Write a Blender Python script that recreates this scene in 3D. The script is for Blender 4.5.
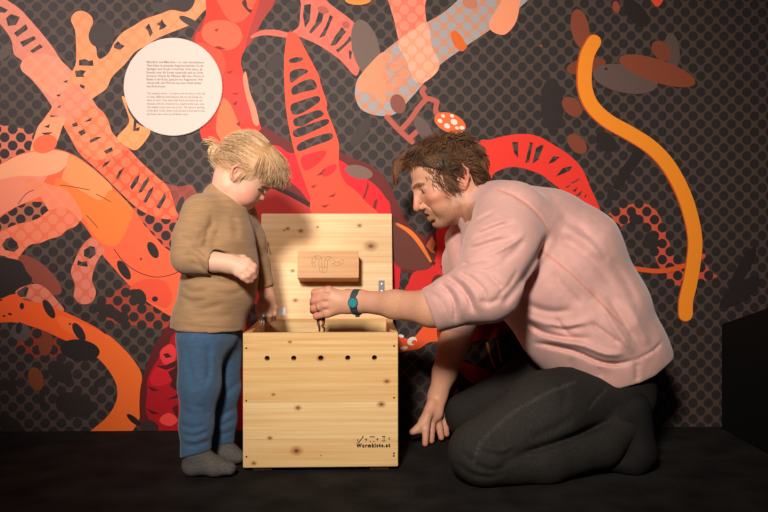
import bpy, bmesh, math, random
import numpy as np
import openvdb
from mathutils import Vector, Matrix, geometry

# ------------------------------------------------------------------ camera, world, lights, exposure
sc = bpy.context.scene
C = sc.collection
for o in list(bpy.data.objects):
    bpy.data.objects.remove(o)

FOC, CX, HY, CH = 820.0, 384.0, 240.0, 0.595     # focal length (px), centre column, horizon row, camera height
cam = bpy.data.cameras.new('camera')
cam.sensor_width = 36.0
cam.lens = 36.0 * FOC / 768.0
cam.shift_y = -(256.0 - HY) / 768.0
cam.clip_start = 0.05
cam_o = bpy.data.objects.new('camera', cam)
cam_o.location = (0, 0, CH)
cam_o.rotation_euler = (math.pi / 2, 0, 0)
C.objects.link(cam_o)
sc.camera = cam_o

w = bpy.data.worlds.new('world')
sc.world = w
w.use_nodes = True
w.node_tree.nodes['Background'].inputs[0].default_value = (1.0, 0.9, 0.82, 1)
w.node_tree.nodes['Background'].inputs[1].default_value = 0.035


def lamp(name, kind, loc, target, energy, color, **kw):
    l = bpy.data.lights.new(name, kind)
    l.energy = energy
    l.color = color
    for k, v in kw.items():
        setattr(l, k, v)
    o = bpy.data.objects.new(name, l)
    o.location = loc
    d = Vector(target) - Vector(loc)
    o.rotation_euler = d.to_track_quat('-Z', 'Y').to_euler()
    C.objects.link(o)
    return o


lamp('studio_spot', 'SPOT', (-0.40, -0.55, 1.65), (0.10, 2.30, 0.76), 440, (1.0, 0.90, 0.79),
     spot_size=math.radians(55), spot_blend=1.0, shadow_soft_size=0.17)
lamp('wall_washer', 'SPOT', (-1.95, 0.35, 1.85), (-0.95, 2.55, 1.25), 270, (1.0, 0.82, 0.74),
     spot_size=math.radians(54), spot_blend=1.0, shadow_soft_size=0.25)

sc.view_settings.view_transform = 'Standard'
sc.view_settings.look = 'None'
sc.view_settings.exposure = 0.0
sc.view_settings.gamma = 1.0
sc.view_settings.use_curve_mapping = False

# ------------------------------------------------------------------ helpers
PI = math.pi
rng = np.random.default_rng(7)
random.seed(7)


def P(px, py, Y):
    return np.array(((px - CX) * Y / FOC, Y, CH - (py - HY) * Y / FOC))


def hexc(h):
    h = h.lstrip('#')
    out = []
    for i in (0, 2, 4):
        c = int(h[i:i + 2], 16) / 255.0
        out.append(c / 12.92 if c <= 0.04045 else ((c + 0.055) / 1.055) ** 2.4)
    return tuple(out)


def link(o, parent=None):
    C.objects.link(o)
    if parent is not None:
        o.parent = parent
    return o


def tag(o, label=None, cat=None, group=None, kind=None):
    if label: o['label'] = label
    if cat: o['category'] = cat
    if group: o['group'] = group
    if kind: o['kind'] = kind
    return o


def empty(name, loc=(0, 0, 0), rz=0.0):
    o = bpy.data.objects.new(name, None)
    o.location = loc
    o.rotation_euler = (0, 0, rz)
    o.empty_display_size = 0.05
    return link(o)


def mesh_obj(name, verts, faces, m=None, parent=None, smooth=True, cols=None, loc=None):
    me = bpy.data.meshes.new(name)
    verts = np.asarray(verts, dtype=np.float32)
    if isinstance(faces, np.ndarray):
        n = faces.shape[1]
        me.vertices.add(len(verts))
        me.vertices.foreach_set('co', verts.ravel())
        me.loops.add(faces.size)
        me.loops.foreach_set('vertex_index', faces.astype(np.int32).ravel())
        me.polygons.add(len(faces))
        me.polygons.foreach_set('loop_start', np.arange(0, faces.size, n, dtype=np.int32))
        me.update(calc_edges=True)
        me.validate()
    else:
        me.from_pydata([tuple(map(float, v)) for v in verts], [], faces)
    if smooth:
        me.polygons.foreach_set('use_smooth', np.ones(len(me.polygons), dtype=bool))
    if cols is not None:
        a = me.color_attributes.new('Col', 'FLOAT_COLOR', 'POINT')
        c = np.ones((len(verts), 4), dtype=np.float32)
        c[:, :3] = cols
        a.data.foreach_set('color', c.ravel())
    for mm in (m if isinstance(m, (list, tuple)) else [m]):
        if mm: me.materials.append(mm)
    o = bpy.data.objects.new(name, me)
    if loc is not None: o.location = loc
    return link(o, parent)


def bm_obj(name, bm, m=None, parent=None, smooth=False):
    me = bpy.data.meshes.new(name)
    bm.normal_update()
    bm.to_mesh(me)
    bm.free()
    if smooth:
        me.polygons.foreach_set('use_smooth', np.ones(len(me.polygons), dtype=bool))
    for mm in (m if isinstance(m, (list, tuple)) else [m]):
        if mm: me.materials.append(mm)
    return link(bpy.data.objects.new(name, me), parent)


def bm_box(lo, hi, bevel=0.0):
    bm = bmesh.new()
    bmesh.ops.create_cube(bm, size=1.0)
    lo, hi = Vector(lo), Vector(hi)
    for v in bm.verts:
        v.co = Vector((lo[i] + (v.co[i] + 0.5) * (hi[i] - lo[i]) for i in range(3)))
    if bevel:
        bmesh.ops.bevel(bm, geom=bm.edges[:], offset=bevel, segments=2, affect='EDGES')
    return bm


def tube(path, radii, sides=8, cap=True):
    """verts, faces of a tube along a polyline"""
    path = [Vector(p) for p in path]
    n = len(path)
    if not hasattr(radii, '__len__'): radii = [radii] * n
    V, F = [], []
    up = Vector((0.13, 0.31, 0.94))
    for i in range(n):
        d = (path[min(i + 1, n - 1)] - path[max(i - 1, 0)])
        d = d.normalized() if d.length > 1e-9 else Vector((0, 0, 1))
        a = up - d * up.dot(d)
        if a.length < 1e-4: a = d.orthogonal()
        a.normalize()
        up = a
        b = d.cross(a)
        for k in range(sides):
            t = 2 * PI * k / sides
            V.append(path[i] + (a * math.cos(t) + b * math.sin(t)) * radii[i])
    for i in range(n - 1):
        for k in range(sides):
            k2 = (k + 1) % sides
            F.append((i * sides + k, i * sides + k2, (i + 1) * sides + k2, (i + 1) * sides + k))
    if cap:
        F.append(tuple(reversed(range(sides))))
        F.append(tuple((n - 1) * sides + k for k in range(sides)))
    return V, F


def tubes_obj(name, paths, radii, m, parent=None, sides=8):
    V, F = [], []
    for p, r in zip(paths, radii):
        v, f = tube(p, r, sides)
        b = len(V)
        V += v
        F += [tuple(i + b for i in q) for q in f]
    return mesh_obj(name, V, F, m, parent)


def spline(pts, closed=True, sub=6):
    """Catmull-Rom through 2D or 3D points"""
    pts = [np.asarray(p, dtype=float) for p in pts]
    n = len(pts)
    out = []
    rngi = range(n) if closed else range(n - 1)
    for i in rngi:
        if closed:
            p0, p1, p2, p3 = pts[i - 1], pts[i], pts[(i + 1) % n], pts[(i + 2) % n]
        else:
            p0, p1, p2, p3 = pts[max(i - 1, 0)], pts[i], pts[i + 1], pts[min(i + 2, n - 1)]
        for s in range(sub):
            t = s / sub
            out.append(0.5 * (2 * p1 + (p2 - p0) * t + (2 * p0 - 5 * p1 + 4 * p2 - p3) * t * t
                              + (3 * p1 - p0 - 3 * p2 + p3) * t ** 3))
    if not closed: out.append(pts[-1])
    return out


# ---- materials
def new_mat(name):
    m = bpy.data.materials.new(name)
    m.use_nodes = True
    nt = m.node_tree
    return m, nt, nt.nodes['Principled BSDF']


def mat(name, col, rough=0.6, metal=0.0, spec=0.5, bump=None, var=0.0, vscale=30.0):
    m, nt, b = new_mat(name)
    b.inputs['Base Color'].default_value = (*col, 1)
    b.inputs['Roughness'].default_value = rough
    b.inputs['Metallic'].default_value = metal
    b.inputs['Specular IOR Level'].default_value = spec
    tc = nt.nodes.new('ShaderNodeTexCoord')
    if var:
        n = nt.nodes.new('ShaderNodeTexNoise')
        n.inputs['Scale'].default_value = vscale
        n.inputs['Detail'].default_value = 4
        nt.links.new(tc.outputs['Object'], n.inputs['Vector'])
        mx = nt.nodes.new('ShaderNodeMix')
        mx.data_type = 'RGBA'
        mx.inputs[6].default_value = (*[c * (1 - var) for c in col], 1)
        mx.inputs[7].default_value = (*[min(1, c * (1 + var)) for c in col], 1)
        nt.links.new(n.outputs['Fac'], mx.inputs[0])
        nt.links.new(mx.outputs[2], b.inputs['Base Color'])
    if bump:
        sc_, st = bump
        n = nt.nodes.new('ShaderNodeTexNoise')
        n.inputs['Scale'].default_value = sc_
        n.inputs['Detail'].default_value = 3
        nt.links.new(tc.outputs['Object'], n.inputs['Vector'])
        bp = nt.nodes.new('ShaderNodeBump')
        bp.inputs['Strength'].default_value = st
        bp.inputs['Distance'].default_value = 0.002
        nt.links.new(n.outputs['Fac'], bp.inputs['Height'])
        nt.links.new(bp.outputs['Normal'], b.inputs['Normal'])
    return m


def attr_mat(name, rough=0.55, sss=0.0, bump=None, spec=0.4, sheen=0.0, weave=None):
    m, nt, b = new_mat(name)
    a = nt.nodes.new('ShaderNodeAttribute')
    a.attribute_name = 'Col'
    tc = nt.nodes.new('ShaderNodeTexCoord')
    nt.links.new(a.outputs['Color'], b.inputs['Base Color'])
    b.inputs['Roughness'].default_value = rough
    b.inputs['Specular IOR Level'].default_value = spec
    if sss:
        b.inputs['Subsurface Weight'].default_value = sss
        b.inputs['Subsurface Radius'].default_value = (0.012, 0.004, 0.002)
        b.inputs['Subsurface Scale'].default_value = 0.5
    if sheen:
        b.inputs['Sheen Weight'].default_value = sheen
    if weave:
        n = nt.nodes.new('ShaderNodeTexNoise')
        n.inputs['Scale'].default_value = weave[0]
        n.inputs['Detail'].default_value = 3
        mp = nt.nodes.new('ShaderNodeMapping')
        mp.inputs['Scale'].default_value = weave[1]
        nt.links.new(tc.outputs['Object'], mp.inputs['Vector'])
        nt.links.new(mp.outputs['Vector'], n.inputs['Vector'])
        mr = nt.nodes.new('ShaderNodeMapRange')
        mr.inputs[1].default_value = 0.3
        mr.inputs[2].default_value = 0.7
        mr.inputs[3].default_value = 1 - weave[2]
        mr.inputs[4].default_value = 1 + weave[2]
        nt.links.new(n.outputs['Fac'], mr.inputs[0])
        mx = nt.nodes.new('ShaderNodeVectorMath')
        mx.operation = 'SCALE'
        nt.links.new(a.outputs['Color'], mx.inputs[0])
        nt.links.new(mr.outputs[0], mx.inputs['Scale'])
        nt.links.new(mx.outputs[0], b.inputs['Base Color'])
    if bump:
        n = nt.nodes.new('ShaderNodeTexNoise')
        n.inputs['Scale'].default_value = bump[0]
        n.inputs['Detail'].default_value = 3
        nt.links.new(tc.outputs['Object'], n.inputs['Vector'])
        bp = nt.nodes.new('ShaderNodeBump')
        bp.inputs['Strength'].default_value = bump[1]
        bp.inputs['Distance'].default_value = 0.002
        nt.links.new(n.outputs['Fac'], bp.inputs['Height'])
        nt.links.new(bp.outputs['Normal'], b.inputs['Normal'])
    return m


# ---- signed-distance sculpting
def smin(a, b, k):
    if k <= 0: return np.minimum(a, b)
    h = np.maximum(k - np.abs(a - b), 0) / k
    return np.minimum(a, b) - h * h * k * 0.25


class Field:
    def __init__(s, pts_lo, pts_hi, h, xf=None):
        s.lo = np.asarray(pts_lo, dtype=float)
        s.h = h
        s.n = np.ceil((np.asarray(pts_hi) - s.lo) / h).astype(int) + 1
        s.F = np.full(tuple(s.n), 0.08, dtype=np.float32)
        s.xf = xf

    def T(s, p):
        return s.xf(np.asarray(p, dtype=float)) if s.xf else np.asarray(p, dtype=float)

    def grid(s, lo, hi):
        i0 = np.maximum(np.floor((lo - s.lo) / s.h).astype(int), 0)
        i1 = np.minimum(np.ceil((hi - s.lo) / s.h).astype(int) + 1, s.n)
        if np.any(i1 <= i0): return None
        sl = tuple(slice(a, b) for a, b in zip(i0, i1))
        ax = [(s.lo[k] + s.h * np.arange(i0[k], i1[k])).astype(np.float32) for k in range(3)]
        return sl, ax[0][:, None, None], ax[1][None, :, None], ax[2][None, None, :]

    def _put(s, sl, d, k, mode):
        if mode == 'add': s.F[sl] = smin(s.F[sl], d, k)
        else: s.F[sl] = -smin(-s.F[sl], d, k)

    def cone(s, a, b, ra, rb, k=0.01, mode='add', u=None, us=1.0):
        a, b = s.T(a), s.T(b)
        m = max(ra, rb) * max(1, us) + k + 4 * s.h
        g = s.grid(np.minimum(a, b) - m, np.maximum(a, b) + m)
        if g is None: return s
        sl, X, Y, Z = g
        q = [X - a[0], Y - a[1], Z - a[2]]
        ba = b - a
        if u is not None:
            u = np.asarray(u, float)
            u = u / np.linalg.norm(u)
            c = (q[0] * u[0] + q[1] * u[1] + q[2] * u[2]) * (1 / us - 1)
            q = [q[0] + u[0] * c, q[1] + u[1] * c, q[2] + u[2] * c]
            ba = ba + u * (ba @ u) * (1 / us - 1)
        L = max(ba @ ba, 1e-12)
        t = np.clip((q[0] * ba[0] + q[1] * ba[1] + q[2] * ba[2]) / L, 0, 1)
        d = np.sqrt((q[0] - t * ba[0]) ** 2 + (q[1] - t * ba[1]) ** 2 + (q[2] - t * ba[2]) ** 2) - (ra + (rb - ra) * t)
        if us < 1: d = d * us ** 0.5
        s._put(sl, d.astype(np.float32), k, mode)
        return s

    def chain(s, pts, rad, k=0.01, mode='add', u=None, us=1.0):
        for i in range(len(pts) - 1):
            s.cone(pts[i], pts[i + 1], rad[i], rad[i + 1], k, mode, u, us)
        return s

    def ell(s, c, r, k=0.01, mode='add', R=None):
        """R: 3 axis rows (f, l, u) in world"""
        c = s.T(c)
        r = np.asarray(r, float)
        m = r.max() + k + 4 * s.h
        g = s.grid(c - m, c + m)
        if g is None: return s
        sl, X, Y, Z = g
        q = [X - c[0], Y - c[1], Z - c[2]]
        if R is not None:
            q = [q[0] * R[i][0] + q[1] * R[i][1] + q[2] * R[i][2] for i in range(3)]
        k0 = np.sqrt((q[0] / r[0]) ** 2 + (q[1] / r[1]) ** 2 + (q[2] / r[2]) ** 2)
        k1 = np.sqrt((q[0] / r[0] ** 2) ** 2 + (q[1] / r[1] ** 2) ** 2 + (q[2] / r[2] ** 2) ** 2)
        d = k0 * (k0 - 1) / np.maximum(k1, 1e-6)
        s._put(sl, d.astype(np.float32), k, mode)
        return s

    def full(s):
        return s.grid(s.lo, s.lo + s.h * (s.n - 1))

    def pix(s):
        """pixel coordinates of every voxel"""
        sl, X, Y, Z = s.full()
        Yc = np.maximum(Y, 0.5)
        return CX + X * FOC / Yc, HY - (Z - CH) * FOC / Yc, Y

    def fold(s, pts, wpx, amp, y0, y1):
        """crease (amp>0) or ridge (amp<0) along a pixel polyline on the side facing y0..y1"""
        pts = np.array([tuple(p) for p in spline(pts, False, 4)]) if len(pts) > 2 else np.array(pts, float)
        lo = np.minimum.reduce([P(px, py, Y) for px, py in pts for Y in (y0, y1)]) - wpx * 3 * 0.003
        hi = np.maximum.reduce([P(px, py, Y) for px, py in pts for Y in (y0, y1)]) + wpx * 3 * 0.003
        lo[1], hi[1] = y0, y1
        g = s.grid(lo, hi)
        if g is None: return s
        sl, X, Y, Z = g
        U = CX + X * FOC / Y
        V = HY - (Z - CH) * FOC / Y
        d2 = np.full(np.broadcast(U, V).shape, 1e9, dtype=np.float32)
        tt = np.zeros_like(d2)
        n = len(pts) - 1
        for i in range(n):
            ax_, ay_ = pts[i]
            bx_, by_ = pts[i + 1] - pts[i]
            L = max(bx_ * bx_ + by_ * by_, 1e-9)
            t = np.clip(((U - ax_) * bx_ + (V - ay_) * by_) / L, 0, 1)
            dd = (U - ax_ - t * bx_) ** 2 + (V - ay_ - t * by_) ** 2
            tt = np.where(dd < d2, (i + t) / n, tt)
            d2 = np.minimum(d2, dd)
        env = np.minimum(1, 4 * np.minimum(tt, 1 - tt) + 0.15)
        s.F[sl] += (amp * env * np.exp(-d2 / (wpx * wpx))).astype(np.float32)
        return s

    def mesh(s):
        b = 3 * s.h
        A = np.clip(s.F, -b, b).astype(np.float32)
        A[0], A[-1] = b, b
        A[:, 0], A[:, -1] = b, b
        A[:, :, 0], A[:, :, -1] = b, b
        g = openvdb.FloatGrid(b)
        g.copyFromArray(A)
        pts, quads = g.convertToQuads(0.0)
        V = np.asarray(pts, dtype=float) * s.h + s.lo
        Q = np.asarray(quads, dtype=np.int64)
        # outward orientation
        p = V[Q]
        nrm = np.cross(p[:, 1] - p[:, 0], p[:, 2] - p[:, 0])
        vol = (p[:, 0] * nrm).sum()
        if vol < 0: Q = Q[:, ::-1].copy()
        return V, Q


def relax(V, Q, it=2, f=0.5):
    for _ in range(it):
        S = np.zeros_like(V)
        N = np.zeros(len(V))
        for i in range(4):
            a, b = Q[:, i], Q[:, (i + 1) % 4]
            for k in range(3):
                S[:, k] += np.bincount(a, V[b, k], len(V)) + np.bincount(b, V[a, k], len(V))
            N += np.bincount(a, minlength=len(V)) + np.bincount(b, minlength=len(V))
        V = V + f * (S / np.maximum(N, 1)[:, None] - V)
    return V


def join(parts):
    V, Q, c = [], [], 0
    for v, q in parts:
        V.append(v)
        Q.append(q + c)
        c += len(v)
    return np.concatenate(V), np.concatenate(Q)


def ss(x, a, b):
    t = np.clip((x - a) / (b - a), 0, 1)
    return t * t * (3 - 2 * t)


def blob(V, c, r, soft=0.5):
    d = np.linalg.norm((V - np.asarray(c)) / np.asarray(r), axis=1)
    return 1 - ss(d, 1 - soft, 1 + soft)


def lerpc(col, c2, m):
    return col * (1 - m[:, None]) + np.asarray(c2)[None, :] * m[:, None]


def seg_dist_px(U, V, pts):
    d2 = np.full(U.shape, 1e9)
    for (ax_, ay_), (bx_, by_) in zip(pts[:-1], pts[1:]):
        dx, dy = bx_ - ax_, by_ - ay_
        t = np.clip(((U - ax_) * dx + (V - ay_) * dy) / max(dx * dx + dy * dy, 1e-9), 0, 1)
        d2 = np.minimum(d2, (U - ax_ - t * dx) ** 2 + (V - ay_ - t * dy) ** 2)
    return np.sqrt(d2)


def to_px(V):
    return CX + V[:, 0] * FOC / V[:, 1], HY - (V[:, 2] - CH) * FOC / V[:, 1]

# ------------------------------------------------------------------ setting: wall with printed mural, floor
WM, WY0 = 0.030, 2.568 + 0.45 * 0.030       # the wall plane: Y = WY0 + WM * x


def Wl(px, py, layer=0):
    a = (px - CX) / FOC
    Y = WY0 / (1 - WM * a)
    return (a * Y, Y - 0.000008 * layer, CH - (py - HY) * Y / FOC)


def dot_nodes(nt):
    tc = nt.nodes.new('ShaderNodeTexCoord')
    mp = nt.nodes.new('ShaderNodeMapping')
    nt.links.new(tc.outputs['Object'], mp.inputs['Vector'])
    x0 = Wl(37, 6.75)
    mp.vector_type = 'POINT'
    px_, pz_ = 0.0497, 0.0508
    mp.inputs['Scale'].default_value = (1 / px_, 0, 1 / pz_)
    mp.inputs['Location'].default_value = (-x0[0] / px_ + 0.5, 0, -x0[2] / pz_ + 0.5)
    ds = []
    for off in (0.0, 0.5):
        ad = nt.nodes.new('ShaderNodeVectorMath')
        ad.operation = 'ADD'
        ad.inputs[1].default_value = (off, 0, off)
        nt.links.new(mp.outputs[0], ad.inputs[0])
        fr = nt.nodes.new('ShaderNodeVectorMath')
        fr.operation = 'FRACTION'
        nt.links.new(ad.outputs[0], fr.inputs[0])
        sb = nt.nodes.new('ShaderNodeVectorMath')
        sb.operation = 'SUBTRACT'
        sb.inputs[1].default_value = (0.5, 0, 0.5)
        nt.links.new(fr.outputs[0], sb.inputs[0])
        ln = nt.nodes.new('ShaderNodeVectorMath')
        ln.operation = 'LENGTH'
        nt.links.new(sb.outputs[0], ln.inputs[0])
        ds.append(ln)
    mn = nt.nodes.new('ShaderNodeMath')
    mn.operation = 'MINIMUM'
    nt.links.new(ds[0].outputs['Value'], mn.inputs[0])
    nt.links.new(ds[1].outputs['Value'], mn.inputs[1])
    mr = nt.nodes.new('ShaderNodeMapRange')
    mr.inputs[1].default_value = 0.285
    mr.inputs[2].default_value = 0.325
    nt.links.new(mn.outputs[0], mr.inputs[0])
    return mr.outputs[0]                  # 0 inside a dot, 1 between the dots


mural_mats, mural_index = [], {}


def ink(base, dot=None):
    key = (base, dot)
    if key in mural_index: return mural_index[key]
    m, nt, b = new_mat('print_' + base.lstrip('#') + ('_' + dot.lstrip('#') if dot else ''))
    b.inputs['Roughness'].default_value = 0.55
    b.inputs['Specular IOR Level'].default_value = 0.2
    if dot:
        mx = nt.nodes.new('ShaderNodeMix')
        mx.data_type = 'RGBA'
        mx.inputs[6].default_value = (*hexc(dot), 1)
        mx.inputs[7].default_value = (*hexc(base), 1)
        nt.links.new(dot_nodes(nt), mx.inputs[0])
        nt.links.new(mx.outputs[2], b.inputs['Base Color'])
    else:
        b.inputs['Base Color'].default_value = (*hexc(base), 1)
    mural_index[key] = len(mural_mats)
    mural_mats.append(m)
    return mural_index[key]


BG, BD = '50423d', '2f2828'
mur_bm = bmesh.new()
layer_no = [0]


def sheet(pts2, mi):
    layer_no[0] += 1
    lay = layer_no[0]
    tri = geometry.tessellate_polygon([[Vector((p[0], p[1], 0)) for p in pts2]])
    vs = [mur_bm.verts.new(Wl(p[0], p[1], lay)) for p in pts2]
    for t in tri:
        try:
            f = mur_bm.faces.new([vs[i] for i in t])
        except ValueError:
            continue
        f.material_index = mi
        f.normal_update()
        if f.normal.y > 0: f.normal_flip()


def poly(pts, base, dot=None, smooth=True):
    sheet(spline(pts, True, 5) if smooth else pts, ink(base, dot))


def elli(cx, cy, a, b, ang, base, dot=None, n=28):
    c, s_ = math.cos(math.radians(ang)), math.sin(math.radians(ang))
    sheet([(cx + a * math.cos(t) * c - b * math.sin(t) * s_, cy + a * math.cos(t) * s_ + b * math.sin(t) * c)
           for t in np.linspace(0, 2 * PI, n, endpoint=False)], ink(base, dot))


def stroke(pts, r, base, dot=None, round_=True):
    p = np.array(spline(pts, False, 8)) if len(pts) > 2 else np.array(pts, float)
    rr = np.interp(np.linspace(0, 1, len(p)), np.linspace(0, 1, len(r)), r) if hasattr(r, '__len__') else np.full(len(p), r)
    d = np.gradient(p, axis=0)
    d /= np.linalg.norm(d, axis=1)[:, None]
    nrm = np.stack([-d[:, 1], d[:, 0]], 1)
    A = [p[i] + nrm[i] * rr[i] for i in range(len(p))]
    B = [p[i] - nrm[i] * rr[i] for i in range(len(p))][::-1]
    e1, e0 = [], []
    if round_:
        for t in np.linspace(0, PI, 9)[1:-1]:
            e1.append(p[-1] + (nrm[-1] * math.cos(t) + d[-1] * math.sin(t)) * rr[-1])
            e0.append(p[0] + (-nrm[0] * math.cos(t) - d[0] * math.sin(t)) * rr[0])
    sheet(A + e1 + B + e0, ink(base, dot))


def hole(pts, smooth=True):
    poly(pts, BG, BD, smooth)


def holes(lst, smooth=False):
    for q in lst: hole(q, smooth)


# base of the print (laid past both picture edges)
sheet([(-260, -120), (900, -120), (900, 436.5), (-260, 436.5)], ink(BG, BD))

# -- dusky blotches under the worms
elli(184, 5, 19, 10, -8, '3d3433'); elli(161, 8, 11, 5, 15, '453b3a'); elli(5, 52, 10, 5, -45, '554847')
elli(275, 63, 7, 10, 30, '3d3433'); elli(258, 90, 5, 6, 0, '453b3a'); elli(293, 5, 7, 4, 0, '3d3433')
elli(60, 372, 14, 9, 40, '2e2625'); elli(75, 405, 20, 12, 15, '2e2625'); elli(10, 425, 14, 8, 30, '2e2625')
elli(8, 385, 10, 5, -20, '2e2625'); elli(42, 398, 3, 10, 0, '2e2625'); elli(100, 382, 8, 4, -40, '2e2625')
# warm ground between dots where thin layers lie over the pattern
poly([(-20, 128), (20, 128), (40, 140), (36, 156), (10, 162), (-20, 168)], 'd8765c', BD)
poly([(134, 208), (150, 214), (176, 218), (182, 235), (182, 262), (166, 254), (148, 236)], 'c4563f', BD)
poly([(96, 308), (118, 290), (132, 284), (150, 300), (176, 318), (178, 330), (140, 326), (112, 322)], 'a5402e', BD)
poly([(14, 326), (30, 324), (62, 338), (68, 352), (40, 358), (16, 348)], '8e3424', BD)
poly([(0, 214), (18, 204), (46, 202), (50, 212), (30, 222), (0, 234)], 'b3654e', BD)
poly([(160, 183), (178, 186.5), (194, 187), (200, 218), (178, 217), (172, 199)], '9a4a40', '8a443b')
elli(180, 205, 3, 9, 20, '3d3433')

# -- upper left: salmon segmented worm, its paleness partly haze put into the colour
poly([(-14, -16), (7, 0), (20, 9), (32, 22), (44, 36), (54, 49), (61, 60), (72, 71), (85, 86), (96, 105), (107, 118),
      (98, 122), (80, 116), (60, 121), (51, 105), (42, 92), (32, 80), (22, 70), (22, 61), (14, 54), (11, 39), (0, 24), (-14, 12)],
     'e58a72', 'de8670')
holes([[(6, 18), (11, 14), (20, 17), (16, 25), (8, 26)], [(14, 33), (26, 24), (28, 29), (17, 37)],
       [(20, 42), (34, 36), (36, 39), (23, 47)], [(30, 51), (40, 44), (43, 47), (33, 53)], [(-2, 5), (8, 10), (5, 13), (-2, 12)]])
poly([(22, 62), (36, 54), (58, 58), (70, 72), (84, 86), (70, 98), (50, 96), (34, 80), (22, 71)], 'ef9a7a', 'ea9274')
# lower half, redder
poly([(60, 112), (80, 104), (98, 108), (107, 118), (112, 132), (127, 147), (140, 161), (155, 175), (167, 186), (172, 197), (175, 208),
      (178, 217.5), (165, 219), (150, 215), (136, 207), (120, 192), (105, 177), (92, 165), (80, 154), (70, 137)], 'f0593a', 'f4724e')
poly([(60, 112), (80, 104), (98, 108), (107, 118), (112, 132), (122, 150), (100, 160), (84, 152), (70, 137)], 'ef7850', 'f58b64')
holes([[(72, 124), (77, 122), (78, 126), (73, 127)], [(78, 132), (84, 129), (86, 133), (81, 136)], [(84, 122), (92, 117), (91, 121)],
       [(90, 140), (96, 137), (102, 137), (95, 141), (90, 143)], [(104, 151), (112, 147), (113, 151), (106, 154)],
       [(102, 168), (104, 163), (111, 160), (107, 165)], [(116, 178), (119, 171), (125, 167), (121, 174), (118, 180)],
       [(130, 187), (135, 178), (140, 174), (138, 182), (132, 190)], [(138, 193), (143, 183), (149, 176), (149, 181), (142, 192)],
       [(143, 202), (149, 190), (154, 186), (152, 193), (146, 203)], [(156, 207), (163, 196), (165, 192), (166, 198), (160, 209)]])
# orange branching worm
poly([(72, 72), (76, 62), (76, 42), (75, 30), (71, 20), (75, 12.5), (83, 11), (91, 16), (93, 23), (90, 30), (90.5, 38), (96, 48),
      (97, 55), (100, 59), (108, 54), (114, 43), (122, 33), (135, 25), (145, 19), (160, 14), (172, 10), (185, 12), (193, 6), (200, -10),
      (220, -10), (216, 2), (205, 10), (194, 22), (190, 25), (180, 29), (160, 37), (147, 45), (135, 52), (125, 64), (112, 77), (106, 89),
      (92, 99), (82, 110), (67, 119), (54, 124), (38, 128), (44, 119), (52, 108), (60, 98), (66, 86)], 'ef8f5e', 'f2986a')
poly([(58, 98), (70, 86), (84, 84), (90, 96), (80, 112), (66, 119), (54, 122), (50, 112)], 'ee8468', 'ee8e72')
holes([[(79, 60), (85, 59), (89, 61), (93, 60), (93.5, 66), (79, 65.5)], [(75, 71), (82, 70), (86, 71), (83, 75), (85, 77), (76, 77)],
       [(114, 45), (118, 41), (121, 44), (125, 46), (120, 50), (114, 48)], [(145, 28), (149, 23), (151, 28), (153, 33), (150, 37), (148, 31)],
       [(156, 24), (160, 22), (162, 19), (164, 23), (167, 26), (163, 29), (159, 30), (160, 26)], [(56, 95), (61, 94), (59, 97)],
       [(63, 82), (68, 79.5), (67, 83)], [(80, 84), (85, 86), (84, 89), (80, 87)], [(50, 115), (58, 116), (60, 121), (52, 121)],
       [(57, 107), (61, 105), (60, 108)]])
elli(101, 35, 12, 13, 40, '3d3433'); elli(190, 22, 12, 3.6, 27, '453b3a')
# pale tail with ellipse
poly([(52, 117), (66, 118), (62, 128), (58, 140), (52, 150), (54, 178), (50, 188), (36, 186), (28, 178), (30, 152), (34, 138), (40, 124)], 'f0a074', 'ee9a70')
holes([[(44, 127), (50, 124), (49, 128)], [(41, 133), (53, 132), (47, 136)]])
poly([(122, 98), (125, 98), (129, 112), (138, 124), (150, 130), (146, 140), (136, 150), (126, 146), (117, 138), (127, 126), (129, 118)], 'ef9458', 'f29c62')
holes([[(134, 120), (137, 120), (136, 128), (140, 127), (139, 131), (133, 131)]])
# big peach worm
poly([(-20, 168), (0, 164), (15, 156), (32, 151), (55, 149), (72, 154), (85, 162), (100, 174), (112, 186), (130, 205), (136, 212), (142, 222),
      (155, 237), (170, 251), (200, 264), (210, 300), (200, 330), (172, 317), (160, 310), (145, 300), (130, 286), (112, 266), (102, 254), (91, 235),
      (79, 220), (66, 224), (50, 212), (46, 203), (32, 202), (18, 206), (8, 212), (-20, 226)], 'f0643f')
poly([(-20, 172), (0, 166), (20, 158), (40, 153), (58, 153), (52, 168), (44, 182), (40, 196), (24, 203), (8, 211), (-20, 224)], 'ee8a6c')
poly([(-20, 172), (0, 165), (15, 157), (32, 152), (52, 150), (70, 155), (62, 170), (44, 176), (20, 176), (0, 180), (-20, 190)], 'f2a57c')
poly([(70, 155), (85, 163), (100, 175), (112, 187), (110, 202), (96, 200), (76, 190), (62, 180), (66, 166)], 'f0935a')
poly([(56, 178), (80, 190), (100, 200), (112, 190), (132, 208), (130, 222), (118, 244), (104, 244), (92, 232), (84, 218), (70, 206), (58, 196)], 'f27a35')
poly([(28, 178), (48, 184), (66, 190), (78, 206), (82, 219), (66, 224), (50, 212), (40, 196), (26, 190)], 'f08a62', 'ee8460')
elli(45, 144, 12.5, 9, -18, 'ec6a42')
stroke([(18, 204), (26, 194), (34, 190)], 0.35, '4a2a24', None, False)
stroke([(60, 185), (74, 187), (90, 190)], 0.35, '4a2a24', None, False); stroke([(96, 194), (104, 198), (111, 202)], 0.35, '4a2a24', None, False)
stroke([(86, 215), (92, 221), (98, 228)], 0.35, '4a2a24', None, False)
stroke([(114, 249), (124, 262), (138, 272), (155, 277), (170, 275), (184, 269)], 0.4, '4a2a24', None, False)
poly([(130, 288), (142, 280), (158, 279), (168, 284), (172, 298), (166, 308), (150, 302), (138, 296)], 'e85238')
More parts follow.
